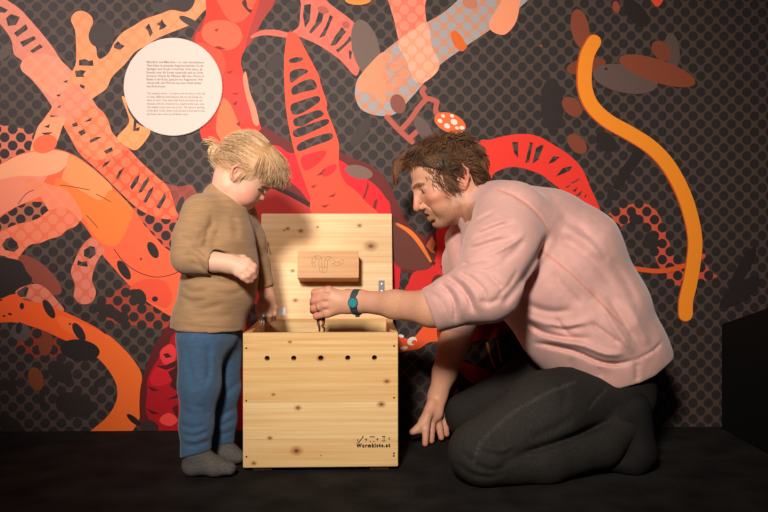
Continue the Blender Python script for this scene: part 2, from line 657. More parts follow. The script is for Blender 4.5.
elli(153, 250, 9, 4.6, 62, '2c2424'); elli(124, 270, 11, 4.6, 58, '2c2424'); elli(155, 299, 3, 2.7, 0, '2c2424'); elli(141, 259, .8, 1.6, 0, '2c2424')
elli(140, 297, 6, 8.5, -25, '2e2625'); elli(134, 293, 5, 4, 0, '2e2625'); elli(108, 311, 15, 6, 22, '2e2625'); elli(122, 318, 7, 6, 0, '2e2625')
# salmon hand branch and blobs
poly([(-10, 236), (0, 232), (15, 225), (37, 219), (50, 210), (66, 208), (79, 219), (76, 226), (67, 230), (60, 236), (50, 239), (40, 243),
      (30, 245), (22, 253), (19, 259), (14, 262), (6, 258), (-10, 255)], 'e8704f', 'ec8160')
holes([[(2, 245), (6, 239), (11, 237), (17, 242), (19, 248), (14, 252), (5, 250)], [(-2, 255), (5, 256), (9, 259), (3, 261), (-2, 260)]])
poly([(92, 237), (82, 246), (75, 260), (71, 272), (75, 285), (74, 297), (82, 304), (92, 302), (96, 292), (92, 280), (95, 267), (100, 257), (105, 251), (98, 242)],
     'd26850', 'd97a66')
holes([[(84, 250), (90, 246), (95, 247), (96, 254), (90, 259), (84, 256)], [(78, 260), (82, 262), (87, 261), (88, 267), (82, 266), (77, 265)]])
elli(40, 275, 28, 10, 42, '8a4335')
poly([(-10, 261), (18, 260), (27, 272), (32, 281), (15, 291), (-10, 300)], '2c2424')
poly([(16, 291), (25, 286), (37, 284), (47, 289), (57, 300), (64, 311), (45, 308), (30, 300), (18, 297)], 'cc634c', 'd67862')
holes([[(17, 292), (26, 286), (29, 288), (26, 297), (18, 297)]])
# lower orange worm
poly([(-14, 303), (0, 299), (15, 294), (25, 300), (45, 304), (65, 312), (82, 320), (97, 328), (109, 337), (122, 347), (135, 362), (142, 376), (140, 392),
      (140, 410), (139, 420), (132, 432), (130, 436), (88, 436), (92, 430), (107, 417), (116, 402), (117, 387), (110, 372), (99, 359), (82, 347), (62, 339),
      (45, 331), (27, 325), (10, 322), (-14, 322)], 'ef5a22')
poly([(95, 340), (106, 334), (122, 347), (135, 362), (142, 376), (140, 392), (140, 410), (139, 420), (132, 432), (130, 436), (88, 436), (92, 430), (107, 417),
      (116, 402), (117, 387), (110, 372), (99, 359), (88, 350)], 'f06c2a')
poly([(58, 316), (80, 322), (104, 334), (94, 342), (80, 338), (62, 328)], 'f4672f')
elli(49, 309, 10.5, 4.2, 60, '2c2424'); elli(79, 332, 10.5, 4.6, 58, '2c2424'); elli(22, 306, 2.3, 3.4, 0, '2c2424')
elli(10, 314, 2.2, 1.2, 20, '2c2424'); elli(4, 316, 1.6, 1, 0, '2c2424'); elli(70, 324, 1.2, 1, 0, '2c2424'); elli(1, 300, 1.5, 1, 0, '2c2424')
elli(21, 332, 10, 9, 30, '564a48'); elli(19, 328, 3.2, 6, 10, '2c2424')
elli(46, 344, 7, 12, 10, '7a3b28'); elli(36, 379, 7.5, 12, -14, '7e3f26')
elli(80, 350, 20, 10.5, 8, '261f1f'); elli(134, 420, 9, 3, 40, '261f1f')
# crimson worm, bottom left
poly([(178, 322), (157, 342), (147, 365), (141, 385), (139.5, 405), (141, 420), (150, 436), (252, 436), (252, 322)], '5c1a1c')
poly([(182, 330), (168, 346), (156, 362), (148, 378), (147, 395), (146, 410), (152, 424), (164, 436), (252, 436), (252, 330)], 'a8101c')
poly([(160, 352), (170, 344), (176, 350), (174, 362), (164, 364)], 'e23a3c'); poly([(162, 416), (170, 413), (178, 420), (170, 426), (160, 422)], 'e8453c')
poly([(150, 378), (158, 366), (172, 366), (176, 376), (166, 384), (154, 386)], 'c81a28')
for q in ([(156, 366), (166, 365), (177, 360), (178, 366), (166, 370)], [(147, 386), (154, 388), (160, 391), (152, 391)], [(146, 408), (156, 412), (160, 414), (152, 414)],
          [(168, 372), (178, 366), (178, 392), (170, 386), (172, 380)], [(166, 400), (178, 394), (178, 398)], [(163, 354), (168, 353), (172, 357), (166, 358)], [(172, 408), (178, 404), (178, 420)]):
    poly(q, '4a1517', None, False)
elli(150, 427, 9, 7, 20, '3a2626')

# -- red worm, top centre
poly([(190, 44), (196, 30), (204, 18), (210, 8), (213, -12), (216, -12), (206, 36), (196, 46)], '93362c')
poly([(212, -12), (206, 15), (201, 30), (195, 44), (200, 130), (208, 140), (232, 150), (262, 150), (261, 128), (255, 110), (250, 95), (244, 75), (241, 60), (247, 45), (255, 27), (262, 15), (272, -12)],
     'e43a2a')
poly([(264, -12), (256, 12), (250, 28), (246, 45), (252, 42), (262, 22), (274, 4), (276, -12)], 'a93a33')
poly([(216, -12), (222, 10), (232, 22), (244, 20), (254, 6), (256, -12)], 'ee5a40')
poly([(206, 24), (222, 20), (238, 26), (242, 40), (230, 50), (212, 46), (202, 36)], 'f06448')
poly([(196, 46), (212, 47), (222, 52), (226, 66), (222, 80), (226, 94), (220, 112), (210, 118), (200, 100)], 'ee4e34')
poly([(222, 78), (236, 76), (244, 84), (250, 100), (254, 118), (240, 124), (228, 108)], 'ec3f36')
poly([(222, 100), (230, 104), (238, 122), (244, 140), (228, 144), (216, 130)], 'f4744a')
poly([(246, 72), (250, 92), (256, 108), (259, 124), (254, 124), (250, 110), (245, 92), (243, 78)], 'd98a70')
for q in ([(213, 47), (219, 46), (226, 49), (220, 50)], [(226, 72), (234, 70), (230, 74)], [(230, 94), (240, 92), (236, 95)], [(232, 104), (238, 100), (236, 106)], [(236, 124), (240, 121), (240, 127)], [(214, 30), (219, 28), (217, 32)]):
    poly(q, '8e2a24', None, False)
poly([(242, 2), (246, 0), (248, 8), (252, 10), (250, 13), (244, 7)], '4c2a27')
# crimson arc passing behind the lid
poly([(262, 128), (270, 130), (284, 138), (300, 146), (338, 152), (352, 158), (372, 166), (388, 182), (398, 204), (410, 226), (424, 236), (437, 232), (440, 252), (428, 272), (404, 272), (250, 250), (246, 160)], '6a2422')
poly([(262, 148), (277, 145.5), (290, 153), (306, 152), (337, 159), (357, 172), (375, 185), (385, 197), (391, 214), (391, 300), (262, 300), (262, 190), (276, 187), (295, 196), (310, 205), (316, 214), (300, 190), (280, 176), (264, 166)], 'dd1f2a')
poly([(250, 186), (276, 188), (295, 197), (310, 206), (322, 216), (322, 300), (250, 300)], 'c23a36')
stroke([(272, 186), (290, 194), (312, 206)], 2.4, '3c1a1b')
for q in ([(362, 200), (366, 190), (368, 180), (369, 186), (365, 198), (358, 202)], [(371, 212), (375, 200), (378, 199), (375, 212)], [(322, 156), (332, 154), (330, 160), (324, 164)], [(318, 176), (324, 168), (326, 172)]):
    poly(q, '7a2220', None, False)
elli(359, 172, 14, 6.5, 14, '7d6259')
poly([(345, 185), (357, 192), (366, 202), (378, 214), (356, 216), (340, 200)], 'ee5138')
# right of lid: brown leaf, orange line, red
poly([(392, 224), (404, 226), (420, 240), (430, 262), (428, 270), (412, 270), (394, 262)], '6f3930')
stroke([(397, 224), (410, 232), (421, 245), (431, 262)], [1.2, 2.2, 2.2, 1.0], 'f08030')
poly([(436, 231), (446, 228), (457, 221), (470, 216), (480, 300), (440, 300), (407, 292), (409, 282), (414, 272), (430, 268), (437, 252)], 'e42a28')
elli(437, 281, 5, 7, 30, '6a2a20')
for q in ([(447, 228), (453, 227), (450, 230)], [(446, 236), (453, 235), (450, 238)], [(444, 272), (449, 267), (453, 272), (447, 276)], [(448, 250), (454, 251), (450, 253)], [(440, 266), (443, 264), (442, 270)], [(430, 262), (436, 262), (434, 266)]):
    poly(q, '3a1f1e', None, False)
poly([(428, 242), (432, 236), (436, 244), (433, 250), (436, 254), (431, 252), (426, 246)], 'd87040', None, False)
poly([(392, 334), (404, 338), (413, 338), (424, 326), (436, 318), (456, 312), (470, 330), (450, 340), (430, 342), (420, 348), (411, 350), (392, 352)], 'ef5a2c')
elli(412, 341, 5, 4, -30, 'f0e0d4'); elli(414, 342, 2.6, 2, -30, 'ef5a2c'); elli(401, 336, 3, 1.6, 10, 'f0e0d4'); elli(404, 348, 4, 1.8, -10, 'f0e0d4'); elli(396, 343, 2, 3, 0, 'f0e0d4')
poly([(440, 322), (480, 306), (520, 318), (500, 336), (470, 342), (450, 352), (440, 345)], '8e2418')  # dull reds under the man, shade put into the ink here and next
poly([(458, 362), (470, 364), (490, 372), (476, 384), (462, 374)], 'a52a18'); poly([(446, 420), (452, 396), (458, 388), (456, 410), (450, 430)], 'c8401c')
poly([(446, 402), (462, 392), (500, 380), (530, 350), (560, 350), (560, 402)], '55231c')
stroke([(487, 343), (490, 355), (494, 366)], 1.1, 'd07a3a'); stroke([(497, 341), (499, 351), (501, 361)], 1.1, 'c0702f')

# -- comb shape and ladder worm
stroke([(252, 37), (262, 33), (275, 33), (290, 36)], [1.5, 2.6, 3.2, 2.6], 'd46a58')
poly([(299, -10), (301, 4), (300, 15), (299, 26), (292, 33), (300, 37), (305, 39), (320, 46), (340, 60), (356, 76), (360, 60), (352, 50), (355, 27), (350, 19), (330, 4), (316, -10)], 'd9705e', 'd4695a')
holes([[(304, 5), (311, 4), (310, 20), (305, 28), (303, 16)], [(319, 11), (325, 9), (322, 22), (311, 34), (309, 32), (315, 24)], [(330, 15), (333, 17), (325, 36), (319, 38), (326, 26)],
       [(342, 27), (346, 32), (336, 45), (330, 46), (334, 38)], [(350, 36), (352, 40), (338, 53), (336, 50), (344, 44)], [(349, 50), (352, 52), (351, 60), (349, 58)]])
elli(323, 10, 6, 3.4, 20, 'b2564a'); elli(346, 25, 4, 3.4, 40, 'b2564a')
poly([(289, 32), (286, 42), (284, 65), (285, 95), (287, 115), (291, 137), (296, 157), (304, 180), (310, 197), (317, 216), (380, 218), (372, 209), (357, 192), (345, 182), (339, 166), (339, 145), (335, 131),
      (327, 110), (327, 103), (321, 85), (319, 76), (314, 66), (305, 49), (297, 34), (293, 33)], 'ef5138')
hole([(289, 60), (295, 57.5), (302, 57.5), (303, 60), (296, 63), (290, 63)])
holes([[(290, 73), (297, 69), (305, 69), (308, 72), (300, 77), (291, 83)], [(292, 88), (301, 82), (311, 79), (316, 83), (316, 89), (304, 92), (293, 95)],
       [(291, 105), (300, 101), (317, 96), (320, 101), (311, 108), (300, 114), (292, 114)], [(294, 119), (306, 114), (319, 110), (324, 115), (312, 121), (303, 126), (295, 126)],
       [(293, 131), (304, 126), (326, 119), (328, 124), (314, 131), (303, 136), (295, 137)], [(297, 146), (306, 140), (329, 133), (332, 139), (314, 146), (304, 150), (298, 151)]], True)
poly([(301, 158), (312, 153), (326, 151), (322, 160), (312, 168), (304, 170)], 'd9262c'); poly([(322, 170), (336, 164), (334, 172), (324, 177)], 'd9262c')
for q in ([(310, 187), (317, 184), (314, 188)], [(327, 197), (336, 193), (334, 197)], [(320, 206), (330, 204), (325, 208)], [(316, 176), (326, 168), (322, 175)]):
    poly(q, '8e2a24', None, False)
# -- translucent bands, top centre
elli(366, 49, 30, 13.5, 76, '6f5b55')
elli(358, 0, 13, 5, 0, 'f08a3a')
poly([(359, 77), (355, 90), (356, 100), (362, 110), (377, 115.5), (395, 114), (412, 97), (425, 82), (440, 65), (465, 47), (487, 32), (515, 12), (530, -10), (466, -10), (457, 1), (440, 15), (415, 29), (392, 45), (375, 60)],
     'c98b6e', 'a3a0a4')
poly([(360, 77), (368, 66), (384, 52), (385, 72), (385, 104), (372, 94), (357, 90)], 'd6916f')
elli(470, 3, 8, 6, 20, 'c67a62')
poly([(388, -10), (390, 6), (394, 20), (399, 42), (406, 60), (412, 77), (418, 82), (425, 82), (437, 72), (439, 62), (432, 47), (427, 25), (425, 7), (425, -10)], 'e8745c', 'ee8870')
poly([(398, 42), (414, 30), (427, 23), (432, 47), (439, 62), (437, 72), (425, 82), (418, 82), (412, 77), (406, 60)], 'f09a7a', 'f4ab8e')
for cx_, cy_ in ((387, 58), (395, 67), (386, 76), (398, 82), (404, 74), (390, 88), (402, 62)): elli(cx_, cy_, 4.6, 4.6, 0, 'ec8c6c', None, 16)
elli(458, 41, 11.5, 5.5, 62, 'e0641e'); elli(463, 46, 4, 4, 0, 'e0641e')
poly([(490, 20), (500, 4), (503, -10), (520, -10), (520, 2), (516, 22), (506, 34), (497, 34), (490, 29)], 'f59a72')
elli(398, 104, 10, 7.5, 70, '8a4e44')
elli(361, 132, 17, 6, -56, '3f3533')
for p_ in ([(387, 117), (399, 130), (412, 142)], [(400, 131), (410, 120), (420, 106), (428, 99), (437, 102)], [(437, 102), (436, 112), (444, 118)], [(410, 138), (419, 130), (424, 127)], [(426, 98), (422, 92), (424, 88)]):
    stroke(p_, 2.6, 'b85a4e')
elli(424, 130, 16, 6.5, 58, '665350')
elli(450, 123, 16.5, 9.5, 22, 'e56a32')
for cx_, cy_, a_ in ((443, 116, 2), (440, 121, 2.6), (447, 126, 3.2), (454, 122, 3.6), (452, 116, 2), (462, 128, 2.6), (457, 128, 2)): elli(cx_, cy_, a_, a_ * .75, 30, 'f2ddcc')

# -- right of the man: red comb worm
poly([(590, 186), (601, 214), (612, 226), (604, 226), (592, 206)], '5a2622')
poly([(478, 143), (490, 140), (500, 137), (520, 134), (537, 136), (552, 144), (570, 156), (582, 169), (590, 187), (601, 214), (585, 204), (552, 185), (545, 177), (532, 171), (515, 167), (500, 170), (490, 180), (480, 190), (470, 175)], 'f0382c')
holes([[(512, 142), (518, 142), (518, 158), (514, 153)], [(530, 142), (533, 143), (529, 162), (525, 163)], [(536, 148), (541, 145), (544, 145), (538, 160), (532, 164)],
       [(548, 164), (553, 156), (560, 157), (554, 162)], [(555, 177), (563, 168), (572, 166), (570, 171), (560, 175)], [(571, 183), (579, 178), (579, 180), (572, 184)],
       [(565, 187), (571, 184), (568, 188)], [(575, 196), (582, 190), (580, 196)], [(572, 191), (578, 187), (575, 192)], [(584, 198), (586, 193), (586, 197)]])
poly([(493, 178), (500, 170), (515, 167), (530, 171), (545, 178), (560, 192), (520, 188)], BG, BD)
# halftone red ring
poly([(604, 219), (615, 210), (630, 204.5), (645, 203.5), (656, 211), (663, 225), (668, 240), (673, 254), (677, 262), (690, 270), (705, 265), (710, 272), (717, 276), (708, 280), (695, 283), (675, 285), (664, 274), (657, 262), (653, 250), (660, 244), (652, 230), (641, 221), (628, 223), (614, 229)], 'cc5540', '2f2827')
elli(634, 219, 5, 6, 0, '2f2827'); elli(651, 241, 7, 9, -20, '2f2827')
# ovals, upper right
elli(580, 29, 20, 9, 80, '8a452f'); elli(586, 66, 20, 8, -12, '7f402e'); elli(672, 51, 18, 7.5, 84, '5f4d48')
elli(625, 79, 33, 14, 11, '64504b'); elli(657, 71, 40, 11.5, 18, '8a4530'); elli(661, 51, 11.5, 8, 50, '82422e')
elli(606, 69, 1.6, 1.4, 0, '2c2424'); elli(636, 13, 17, 8.5, 48, '2a2323'); elli(552, 105, 27, 11.5, 88, '2f2727'); elli(572, 107, 12, 8, 45, '83422d')
elli(577, 144, 12, 7.5, 48, '83422d'); elli(606, 142, 11.5, 8.5, 40, '2a2323')
stroke([(642, 148), (634, 160), (624, 174), (617, 186)], [5.5, 5.5, 5, 4], '2a2323')
elli(616, 7, 3.6, 6, -10, '9a4a38'); poly([(651, 0), (657, 7), (663, 0), (660, -6), (653, -6)], 'f05038')
elli(742, 270, 26, 6, -60, '2a2323'); elli(740, 292, 24, 9, -35, '2a2323'); elli(610, 195, 3, 10, 10, '2f2727'); elli(541, 46, 1.6, 1.2, 0, '9a4a38')
# thin orange arc and broad orange squiggle
stroke([(600, 255), (616, 264), (638, 269), (661, 271), (683, 266), (697, 260), (703, 256)], 2.3, 'e05a26')
stroke([(593, 42), (586, 56), (583.5, 76), (585, 92), (592, 107), (607, 121), (630, 134), (650, 147), (667, 165), (681, 190), (690, 215), (694.5, 240), (693, 262), (689, 285), (685.5, 300), (685, 314)], 7.6, 'c8501c')
stroke([(594, 42), (587, 56), (584.5, 76), (586, 92), (593, 107), (608, 121), (631, 134), (651, 147), (668, 165), (682, 190), (690.6, 215), (695, 240), (693.5, 262), (689.5, 285), (686, 300), (685.5, 314)], 7.0, 'fd9426')

me = bpy.data.meshes.new('wall_back')
mur_bm.to_mesh(me)
mur_bm.free()
for m in mural_mats: me.materials.append(m)
tag(link(bpy.data.objects.new('wall_back', me)), kind='structure',
    label='dark dotted exhibition wall printed with orange and red worms')


def simple_plane(name, pts, m):
    return mesh_obj(name, pts, [tuple(range(len(pts)))], m, smooth=False)


def carpet():
    m, nt, b = new_mat('charcoal_carpet')
    tc = nt.nodes.new('ShaderNodeTexCoord')
    n = nt.nodes.new('ShaderNodeTexNoise'); n.inputs['Scale'].default_value = 420; n.inputs['Detail'].default_value = 3
    n2 = nt.nodes.new('ShaderNodeTexNoise'); n2.inputs['Scale'].default_value = 9; n2.inputs['Detail'].default_value = 3
    nt.links.new(tc.outputs['Object'], n.inputs['Vector']); nt.links.new(tc.outputs['Object'], n2.inputs['Vector'])
    ad = nt.nodes.new('ShaderNodeMath'); ad.operation = 'MULTIPLY'
    nt.links.new(n.outputs['Fac'], ad.inputs[0]); nt.links.new(n2.outputs['Fac'], ad.inputs[1])
    cr = nt.nodes.new('ShaderNodeValToRGB')
    cr.color_ramp.elements[0].position = 0.12; cr.color_ramp.elements[0].color = (*hexc('141313'), 1)
    cr.color_ramp.elements[1].position = 0.42; cr.color_ramp.elements[1].color = (*hexc('312e2d'), 1)
    nt.links.new(ad.outputs[0], cr.inputs[0]); nt.links.new(cr.outputs[0], b.inputs['Base Color'])
    b.inputs['Roughness'].default_value = 0.95; b.inputs['Specular IOR Level'].default_value = 0.1
    bp = nt.nodes.new('ShaderNodeBump'); bp.inputs['Strength'].default_value = 0.6; bp.inputs['Distance'].default_value = 0.003
    nt.links.new(n.outputs['Fac'], bp.inputs['Height']); nt.links.new(bp.outputs[0], b.inputs['Normal'])
    return m


tag(simple_plane('floor', [(-3, -1.5, 0), (3, -1.5, 0), (3, 2.75, 0), (-3, 2.75, 0)], carpet()), kind='structure', label='charcoal carpet floor')

# black display desk with a sloping top along the right side
blk = mat('black_board', hexc('0c0b0b'), 0.8, spec=0.2)
d0, d1 = 2.59, 1.80
bm = bmesh.new()
xs0, xs1 = 1.065, 1.75
prof = [(d0, 0.0), (d1, 0.0), (d1, 0.48), (d1 + .02, 0.52), (d0, 0.33)]
va = [bm.verts.new((xs0, y, z)) for y, z in prof]
vb = [bm.verts.new((xs1, y, z)) for y, z in prof]
bm.faces.new(va)
bm.faces.new(vb[::-1])
for i in range(5):
    j = (i + 1) % 5
    bm.faces.new((va[j], va[i], vb[i], vb[j]))
bmesh.ops.recalc_face_normals(bm, faces=bm.faces[:])
bmesh.ops.bevel(bm, geom=bm.edges[:], offset=0.004, segments=2, affect='EDGES')
tag(bm_obj('display_desk', bm, blk), 'black display desk standing in the dark at the right edge', 'desk')

# round sign on the wall
sign_c = (173.7, 87.2)
sp = Wl(*sign_c)
sR = 48.8 * sp[1] / FOC
root = empty('wall_sign', (sp[0], sp[1] - 0.004, sp[2]), math.atan(WM))
tag(root, 'round white text panel mounted on the upper left of the mural wall', 'sign')
bm = bmesh.new()
bmesh.ops.create_cone(bm, cap_ends=True, segments=96, radius1=sR, radius2=sR, depth=0.008)
bmesh.ops.rotate(bm, verts=bm.verts, cent=(0, 0, 0), matrix=Matrix.Rotation(PI / 2, 3, 'X'))
bmesh.ops.bevel(bm, geom=[e for e in bm.edges if len(e.link_faces) == 2 and e.calc_face_angle(0) > 1], offset=0.0012, segments=2, affect='EDGES')
bm_obj('disc', bm, mat('matte_white_panel', hexc('d2c8c0'), 0.6, spec=0.3), root)


def text_mesh(body, size, bold=0.0, spacing=1.0):
    cu = bpy.data.curves.new('lettering', 'FONT')
    cu.body = body
    cu.size = size
    cu.resolution_u = 2
    cu.offset = bold
    cu.space_character = spacing
    o = bpy.data.objects.new('lettering', cu)
    C.objects.link(o)
    dg = bpy.context.evaluated_depsgraph_get()
    dg.update()
    me = bpy.data.meshes.new_from_object(o.evaluated_get(dg))
    V = np.array([v.co[:] for v in me.vertices]).reshape(-1, 3)
    F = [tuple(p.vertices) for p in me.polygons]
    bpy.data.objects.remove(o)
    bpy.data.curves.remove(cu)
    return V, F


def text_block(name, lines, x0, tops, width, size, m, parent, y, bold):
    """lines justified to about the same width, laid in the local XZ plane facing -Y"""
    VV, FF = [], []
    for (s_, frac), zt in zip(lines, tops):
        V, F = text_mesh(s_, size, bold)
        wdt = V[:, 0].max() - V[:, 0].min()
        k = width * frac / wdt
        V[:, 0] = (V[:, 0] - V[:, 0].min()) * k + x0
        b = sum(len(v) for v in VV)
        VV.append(np.stack([V[:, 0], np.full(len(V), y), V[:, 1] + zt], 1))
        FF += [tuple(i + b for i in f) for f in F]
    return mesh_obj(name, np.concatenate(VV), FF, m, parent, smooth=False)


k = sp[1] / FOC
ink_dark = mat('sign_print_brown', hexc('a4938a'), 0.7)
ink_soft = mat('sign_print_grey', hexc('a39389'), 0.7)
L1 = [('Mauritius und Mikroben – so viele verschiedene', 1.0), ('Tiere leben im gesunden Regenwurmboden. Da die', .99), ('Springer und Asseln in feuchter Erde leben, da', .97),
      ('braucht man die Roten unterhalb und am Ende', .98), ('ist neuer Humus für Pflanzen. Mit dem Wurm im', 1.0), ('Boden, in der Rotte, gemacht vom Regenwurm. Wer', .98),
      ('wissen will, wie Würmer aus dem Abfall wieder', .96), ('neue Erde machen:', .33)]
L2 = [('The compost worm – its worms and microbes in rich soil', 1.0), ('so many different invertebrates that we can hardly see', .96), ('them at work. They share their food and build new soil', .96),
      ('because of all the creatures in a small wooden box, even', .99), ('the smallest scraps turn into humus. The worm is working', 1.0), ('in the dark. Come closer and see how it lives and moves', 1.0),
      ('and makes new earth out of kitchen waste.', .72)]
tx0 = (147.5 - sign_c[0]) * k
text_block('headline_text', L1, tx0, [-(63.7 + i * 3.45 - sign_c[1]) * k for i in range(8)], 57 * k, 0.0098, ink_dark, root, -0.0045, 0.00022)
text_block('body_text', L2, tx0 + .5 * k, [-(94.8 + i * 3.45 - sign_c[1]) * k for i in range(7)], 57 * k, 0.0098, ink_soft, root, -0.0045, 0.00008)

# ------------------------------------------------------------------ the wooden worm box
def wood(name, c0, c1, knots, seed=0.0, board=0.095, axis=0, rough=0.5):
    """pine: boards glued edge to edge along Z, grain along X, knots at given (x, z, r)"""
    m, nt, b = new_mat(name)
    N, L = nt.nodes.new, nt.links.new
    tc = N('ShaderNodeTexCoord')
    mp = N('ShaderNodeMapping')
    mp.inputs['Location'].default_value = (seed, seed * 1.7, seed * .6)
    mp.inputs['Scale'].default_value = (2.6, 40, 120)
    L(tc.outputs['Object'], mp.inputs['Vector'])
    sep = N('ShaderNodeSeparateXYZ')
    L(tc.outputs['Object'], sep.inputs[0])

    def math_(op, a, b_=None, c_=None):
        n = N('ShaderNodeMath')
        n.operation = op
        for i, v in enumerate((a, b_, c_)):
            if v is None: continue
            if isinstance(v, (int, float)): n.inputs[i].default_value = v
            else: L(v, n.inputs[i])
        return n.outputs[0]

    # distance field to the knots bends the grain
    kn = None
    for (kx, kz, kr) in knots:
        dx = math_('MULTIPLY', math_('SUBTRACT', sep.outputs[0], kx), 0.75)
        dz = math_('SUBTRACT', sep.outputs[2], kz)
        d = math_('SQRT', math_('ADD', math_('MULTIPLY', dx, dx), math_('MULTIPLY', dz, dz)))
        q = math_('DIVIDE', d, kr)
        kn = q if kn is None else math_('MINIMUM', kn, q)
    n1 = N('ShaderNodeTexNoise')
    n1.inputs['Scale'].default_value = 1.0
    n1.inputs['Detail'].default_value = 5
    n1.inputs['Roughness'].default_value = 0.6
    L(mp.outputs[0], n1.inputs['Vector'])
    bz = math_('FLOOR', math_('DIVIDE', math_('ADD', sep.outputs[2], 0.011), board))
    wn = N('ShaderNodeTexWhiteNoise')
    wn.noise_dimensions = '1D'
    L(math_('ADD', bz, seed * 3.1), wn.inputs['W'])
    fac = math_('ADD', math_('MULTIPLY', n1.outputs['Fac'], 1.0), math_('MULTIPLY', math_('SUBTRACT', wn.outputs['Value'], 0.5), 0.15))
    cr = N('ShaderNodeValToRGB')
    cr.color_ramp.elements[0].position = 0.25
    cr.color_ramp.elements[0].color = (*c1, 1)
    cr.color_ramp.elements[1].position = 0.72
    cr.color_ramp.elements[1].color = (*c0, 1)
    L(fac, cr.inputs[0])
    col = cr.outputs[0]
    # seam between boards
    fz = math_('FRACT', math_('DIVIDE', math_('ADD', sep.outputs[2], 0.011), board))
    seam = math_('LESS_THAN', fz, 0.011 * .095 / board)
    mx = N('ShaderNodeMix')
    mx.data_type = 'RGBA'
    L(math_('MULTIPLY', seam, 0.28), mx.inputs[0])
    L(col, mx.inputs[6])
    mx.inputs[7].default_value = (*[c * .35 for c in c1], 1)
    col = mx.outputs[2]
    if kn is not None:
        mr = N('ShaderNodeMapRange')
        mr.inputs[1].default_value = 1.0
        mr.inputs[2].default_value = 2.6
        mr.inputs[3].default_value = 0.75
        mr.inputs[4].default_value = 0.0
        L(kn, mr.inputs[0])
        m2 = N('ShaderNodeMix')
        m2.data_type = 'RGBA'
        L(mr.outputs[0], m2.inputs[0])
        L(col, m2.inputs[6])
        m2.inputs[7].default_value = (*hexc('a8682c'), 1)
        mr3 = N('ShaderNodeMapRange')
        mr3.inputs[1].default_value = 0.35
        mr3.inputs[2].default_value = 1.0
        mr3.inputs[3].default_value = 0.9
        mr3.inputs[4].default_value = 0.0
        L(kn, mr3.inputs[0])
        m3 = N('ShaderNodeMix')
        m3.data_type = 'RGBA'
        L(mr3.outputs[0], m3.inputs[0])
        L(m2.outputs[2], m3.inputs[6])
        m3.inputs[7].default_value = (*hexc('5a3214'), 1)
        col = m3.outputs[2]
    L(col, b.inputs['Base Color'])
    b.inputs['Roughness'].default_value = rough
    b.inputs['Specular IOR Level'].default_value = 0.3
    bp = N('ShaderNodeBump')
    bp.inputs['Strength'].default_value = 0.15
    bp.inputs['Distance'].default_value = 0.001
    L(n1.outputs['Fac'], bp.inputs['Height'])
    L(bp.outputs[0], b.inputs['Normal'])
    return m


BXL, BYF = -0.3605, 2.0965          # front left corner
BRZ = math.radians(2.0)
BWD, BDP, ZB, ZT, TH = 0.3965, 0.375, 0.0125, 0.357, 0.018
box = empty('worm_box', (BXL, BYF, 0), BRZ)
tag(box, 'open pine worm composting box with raised lid between child and man', 'wooden box')
pk = 2.1 / FOC


def bxz(px, py):                      # front-face pixel -> box-local (x, z)
    return ((px - 243.3) * pk, CH - (py - HY) * pk)


fk = [bxz(290, 342) + (.0022,), bxz(273.5, 394.5) + (.0022,), bxz(298, 408) + (.0035,), bxz(270, 438) + (.0028,), bxz(296.5, 451) + (.0058,), bxz(254, 463) + (.003,),
      bxz(381.5, 405) + (.0042,), bxz(387, 382) + (.0036,), bxz(320.5, 358.3) + (.004,), bxz(321, 456) + (.001,)]
pine_front = wood('pine_front', hexc('f2d09a'), hexc('dba867'), fk, 0.3)
pine_plain = wood('pine_plain', hexc('f2d09a'), hexc('dba867'), [], 4.3, 0.12)
pine_lid = wood('pine_lid', hexc('f4d6a6'), hexc('e0b278'), [(.118, .288, .0035), (.078, .295, .003), (.30, .305, .0035), (.17, .30, .002), (.335, .24, .008), (.095, .163, .003), (.105, .072, .0035), (.067, .29, .002)], 9.1, 0.1)
dark_hole = mat('dark_hole', hexc('0d0907'), 0.9)

# front panel with five air holes
bm = bm_box((0, 0, ZB), (BWD, TH, ZT), 0.0012)
fp = bm_obj('front_panel', bm, pine_front, box)
hx = [bxz(px, 358.3) for px in (267.3, 293.8, 320.8, 347.8, 374.6)]
for (x, z) in hx:
    bmc = bmesh.new()
    bmesh.ops.create_cone(bmc, cap_ends=True, segments=24, radius1=.0068, radius2=.0068, depth=.06)
    bmesh.ops.rotate(bmc, verts=bmc.verts, cent=(0, 0, 0), matrix=Matrix.Rotation(PI / 2, 3, 'X'))
    bmesh.ops.translate(bmc, verts=bmc.verts, vec=(x, TH / 2, z))
    cut = bm_obj('cutter', bmc, pine_front, box)
    bo = fp.modifiers.new('b', 'BOOLEAN')
    bo.object = cut
    bo.operation = 'DIFFERENCE'
    bo.solver = 'EXACT'
    dg = bpy.context.evaluated_depsgraph_get()
    dg.update()
    newme = bpy.data.meshes.new_from_object(fp.evaluated_get(dg))
    fp.modifiers.clear()
    fp.data = newme
    bpy.data.objects.remove(cut)
fp.data.name = 'front_panel'
bm_obj('back_panel', bm_box((0, BDP - TH, ZB), (BWD, BDP, ZT), .0012), pine_plain, box)
bm_obj('side_panel', bm_box((0.0003, TH + .0003, ZB), (TH, BDP - TH - .0003, ZT), .0012), pine_plain, box)
bm_obj('side_panel', bm_box((BWD - TH, TH + .0003, ZB), (BWD - .0003, BDP - TH - .0003, ZT), .0012), pine_plain, box)
bm_obj('bottom_panel', bm_box((TH, TH, ZB + .002), (BWD - TH, BDP - TH, ZB + .016)), pine_plain, box)
bm_obj('corner_batten', bm_box((BWD - TH - .026, TH + .001, ZB + .02), (BWD - TH - .0005, TH + .024, ZT - .004), .001), pine_plain, box)
for fx in (0.022, BWD - .072):
    for fy in (.02, BDP - .07):
        bm_obj('foot', bm_box((fx, fy, 0.0005), (fx + .05, fy + .05, ZB), .001), wood('pine_foot', hexc('caa070'), hexc('a87c48'), [], 2.0), box)
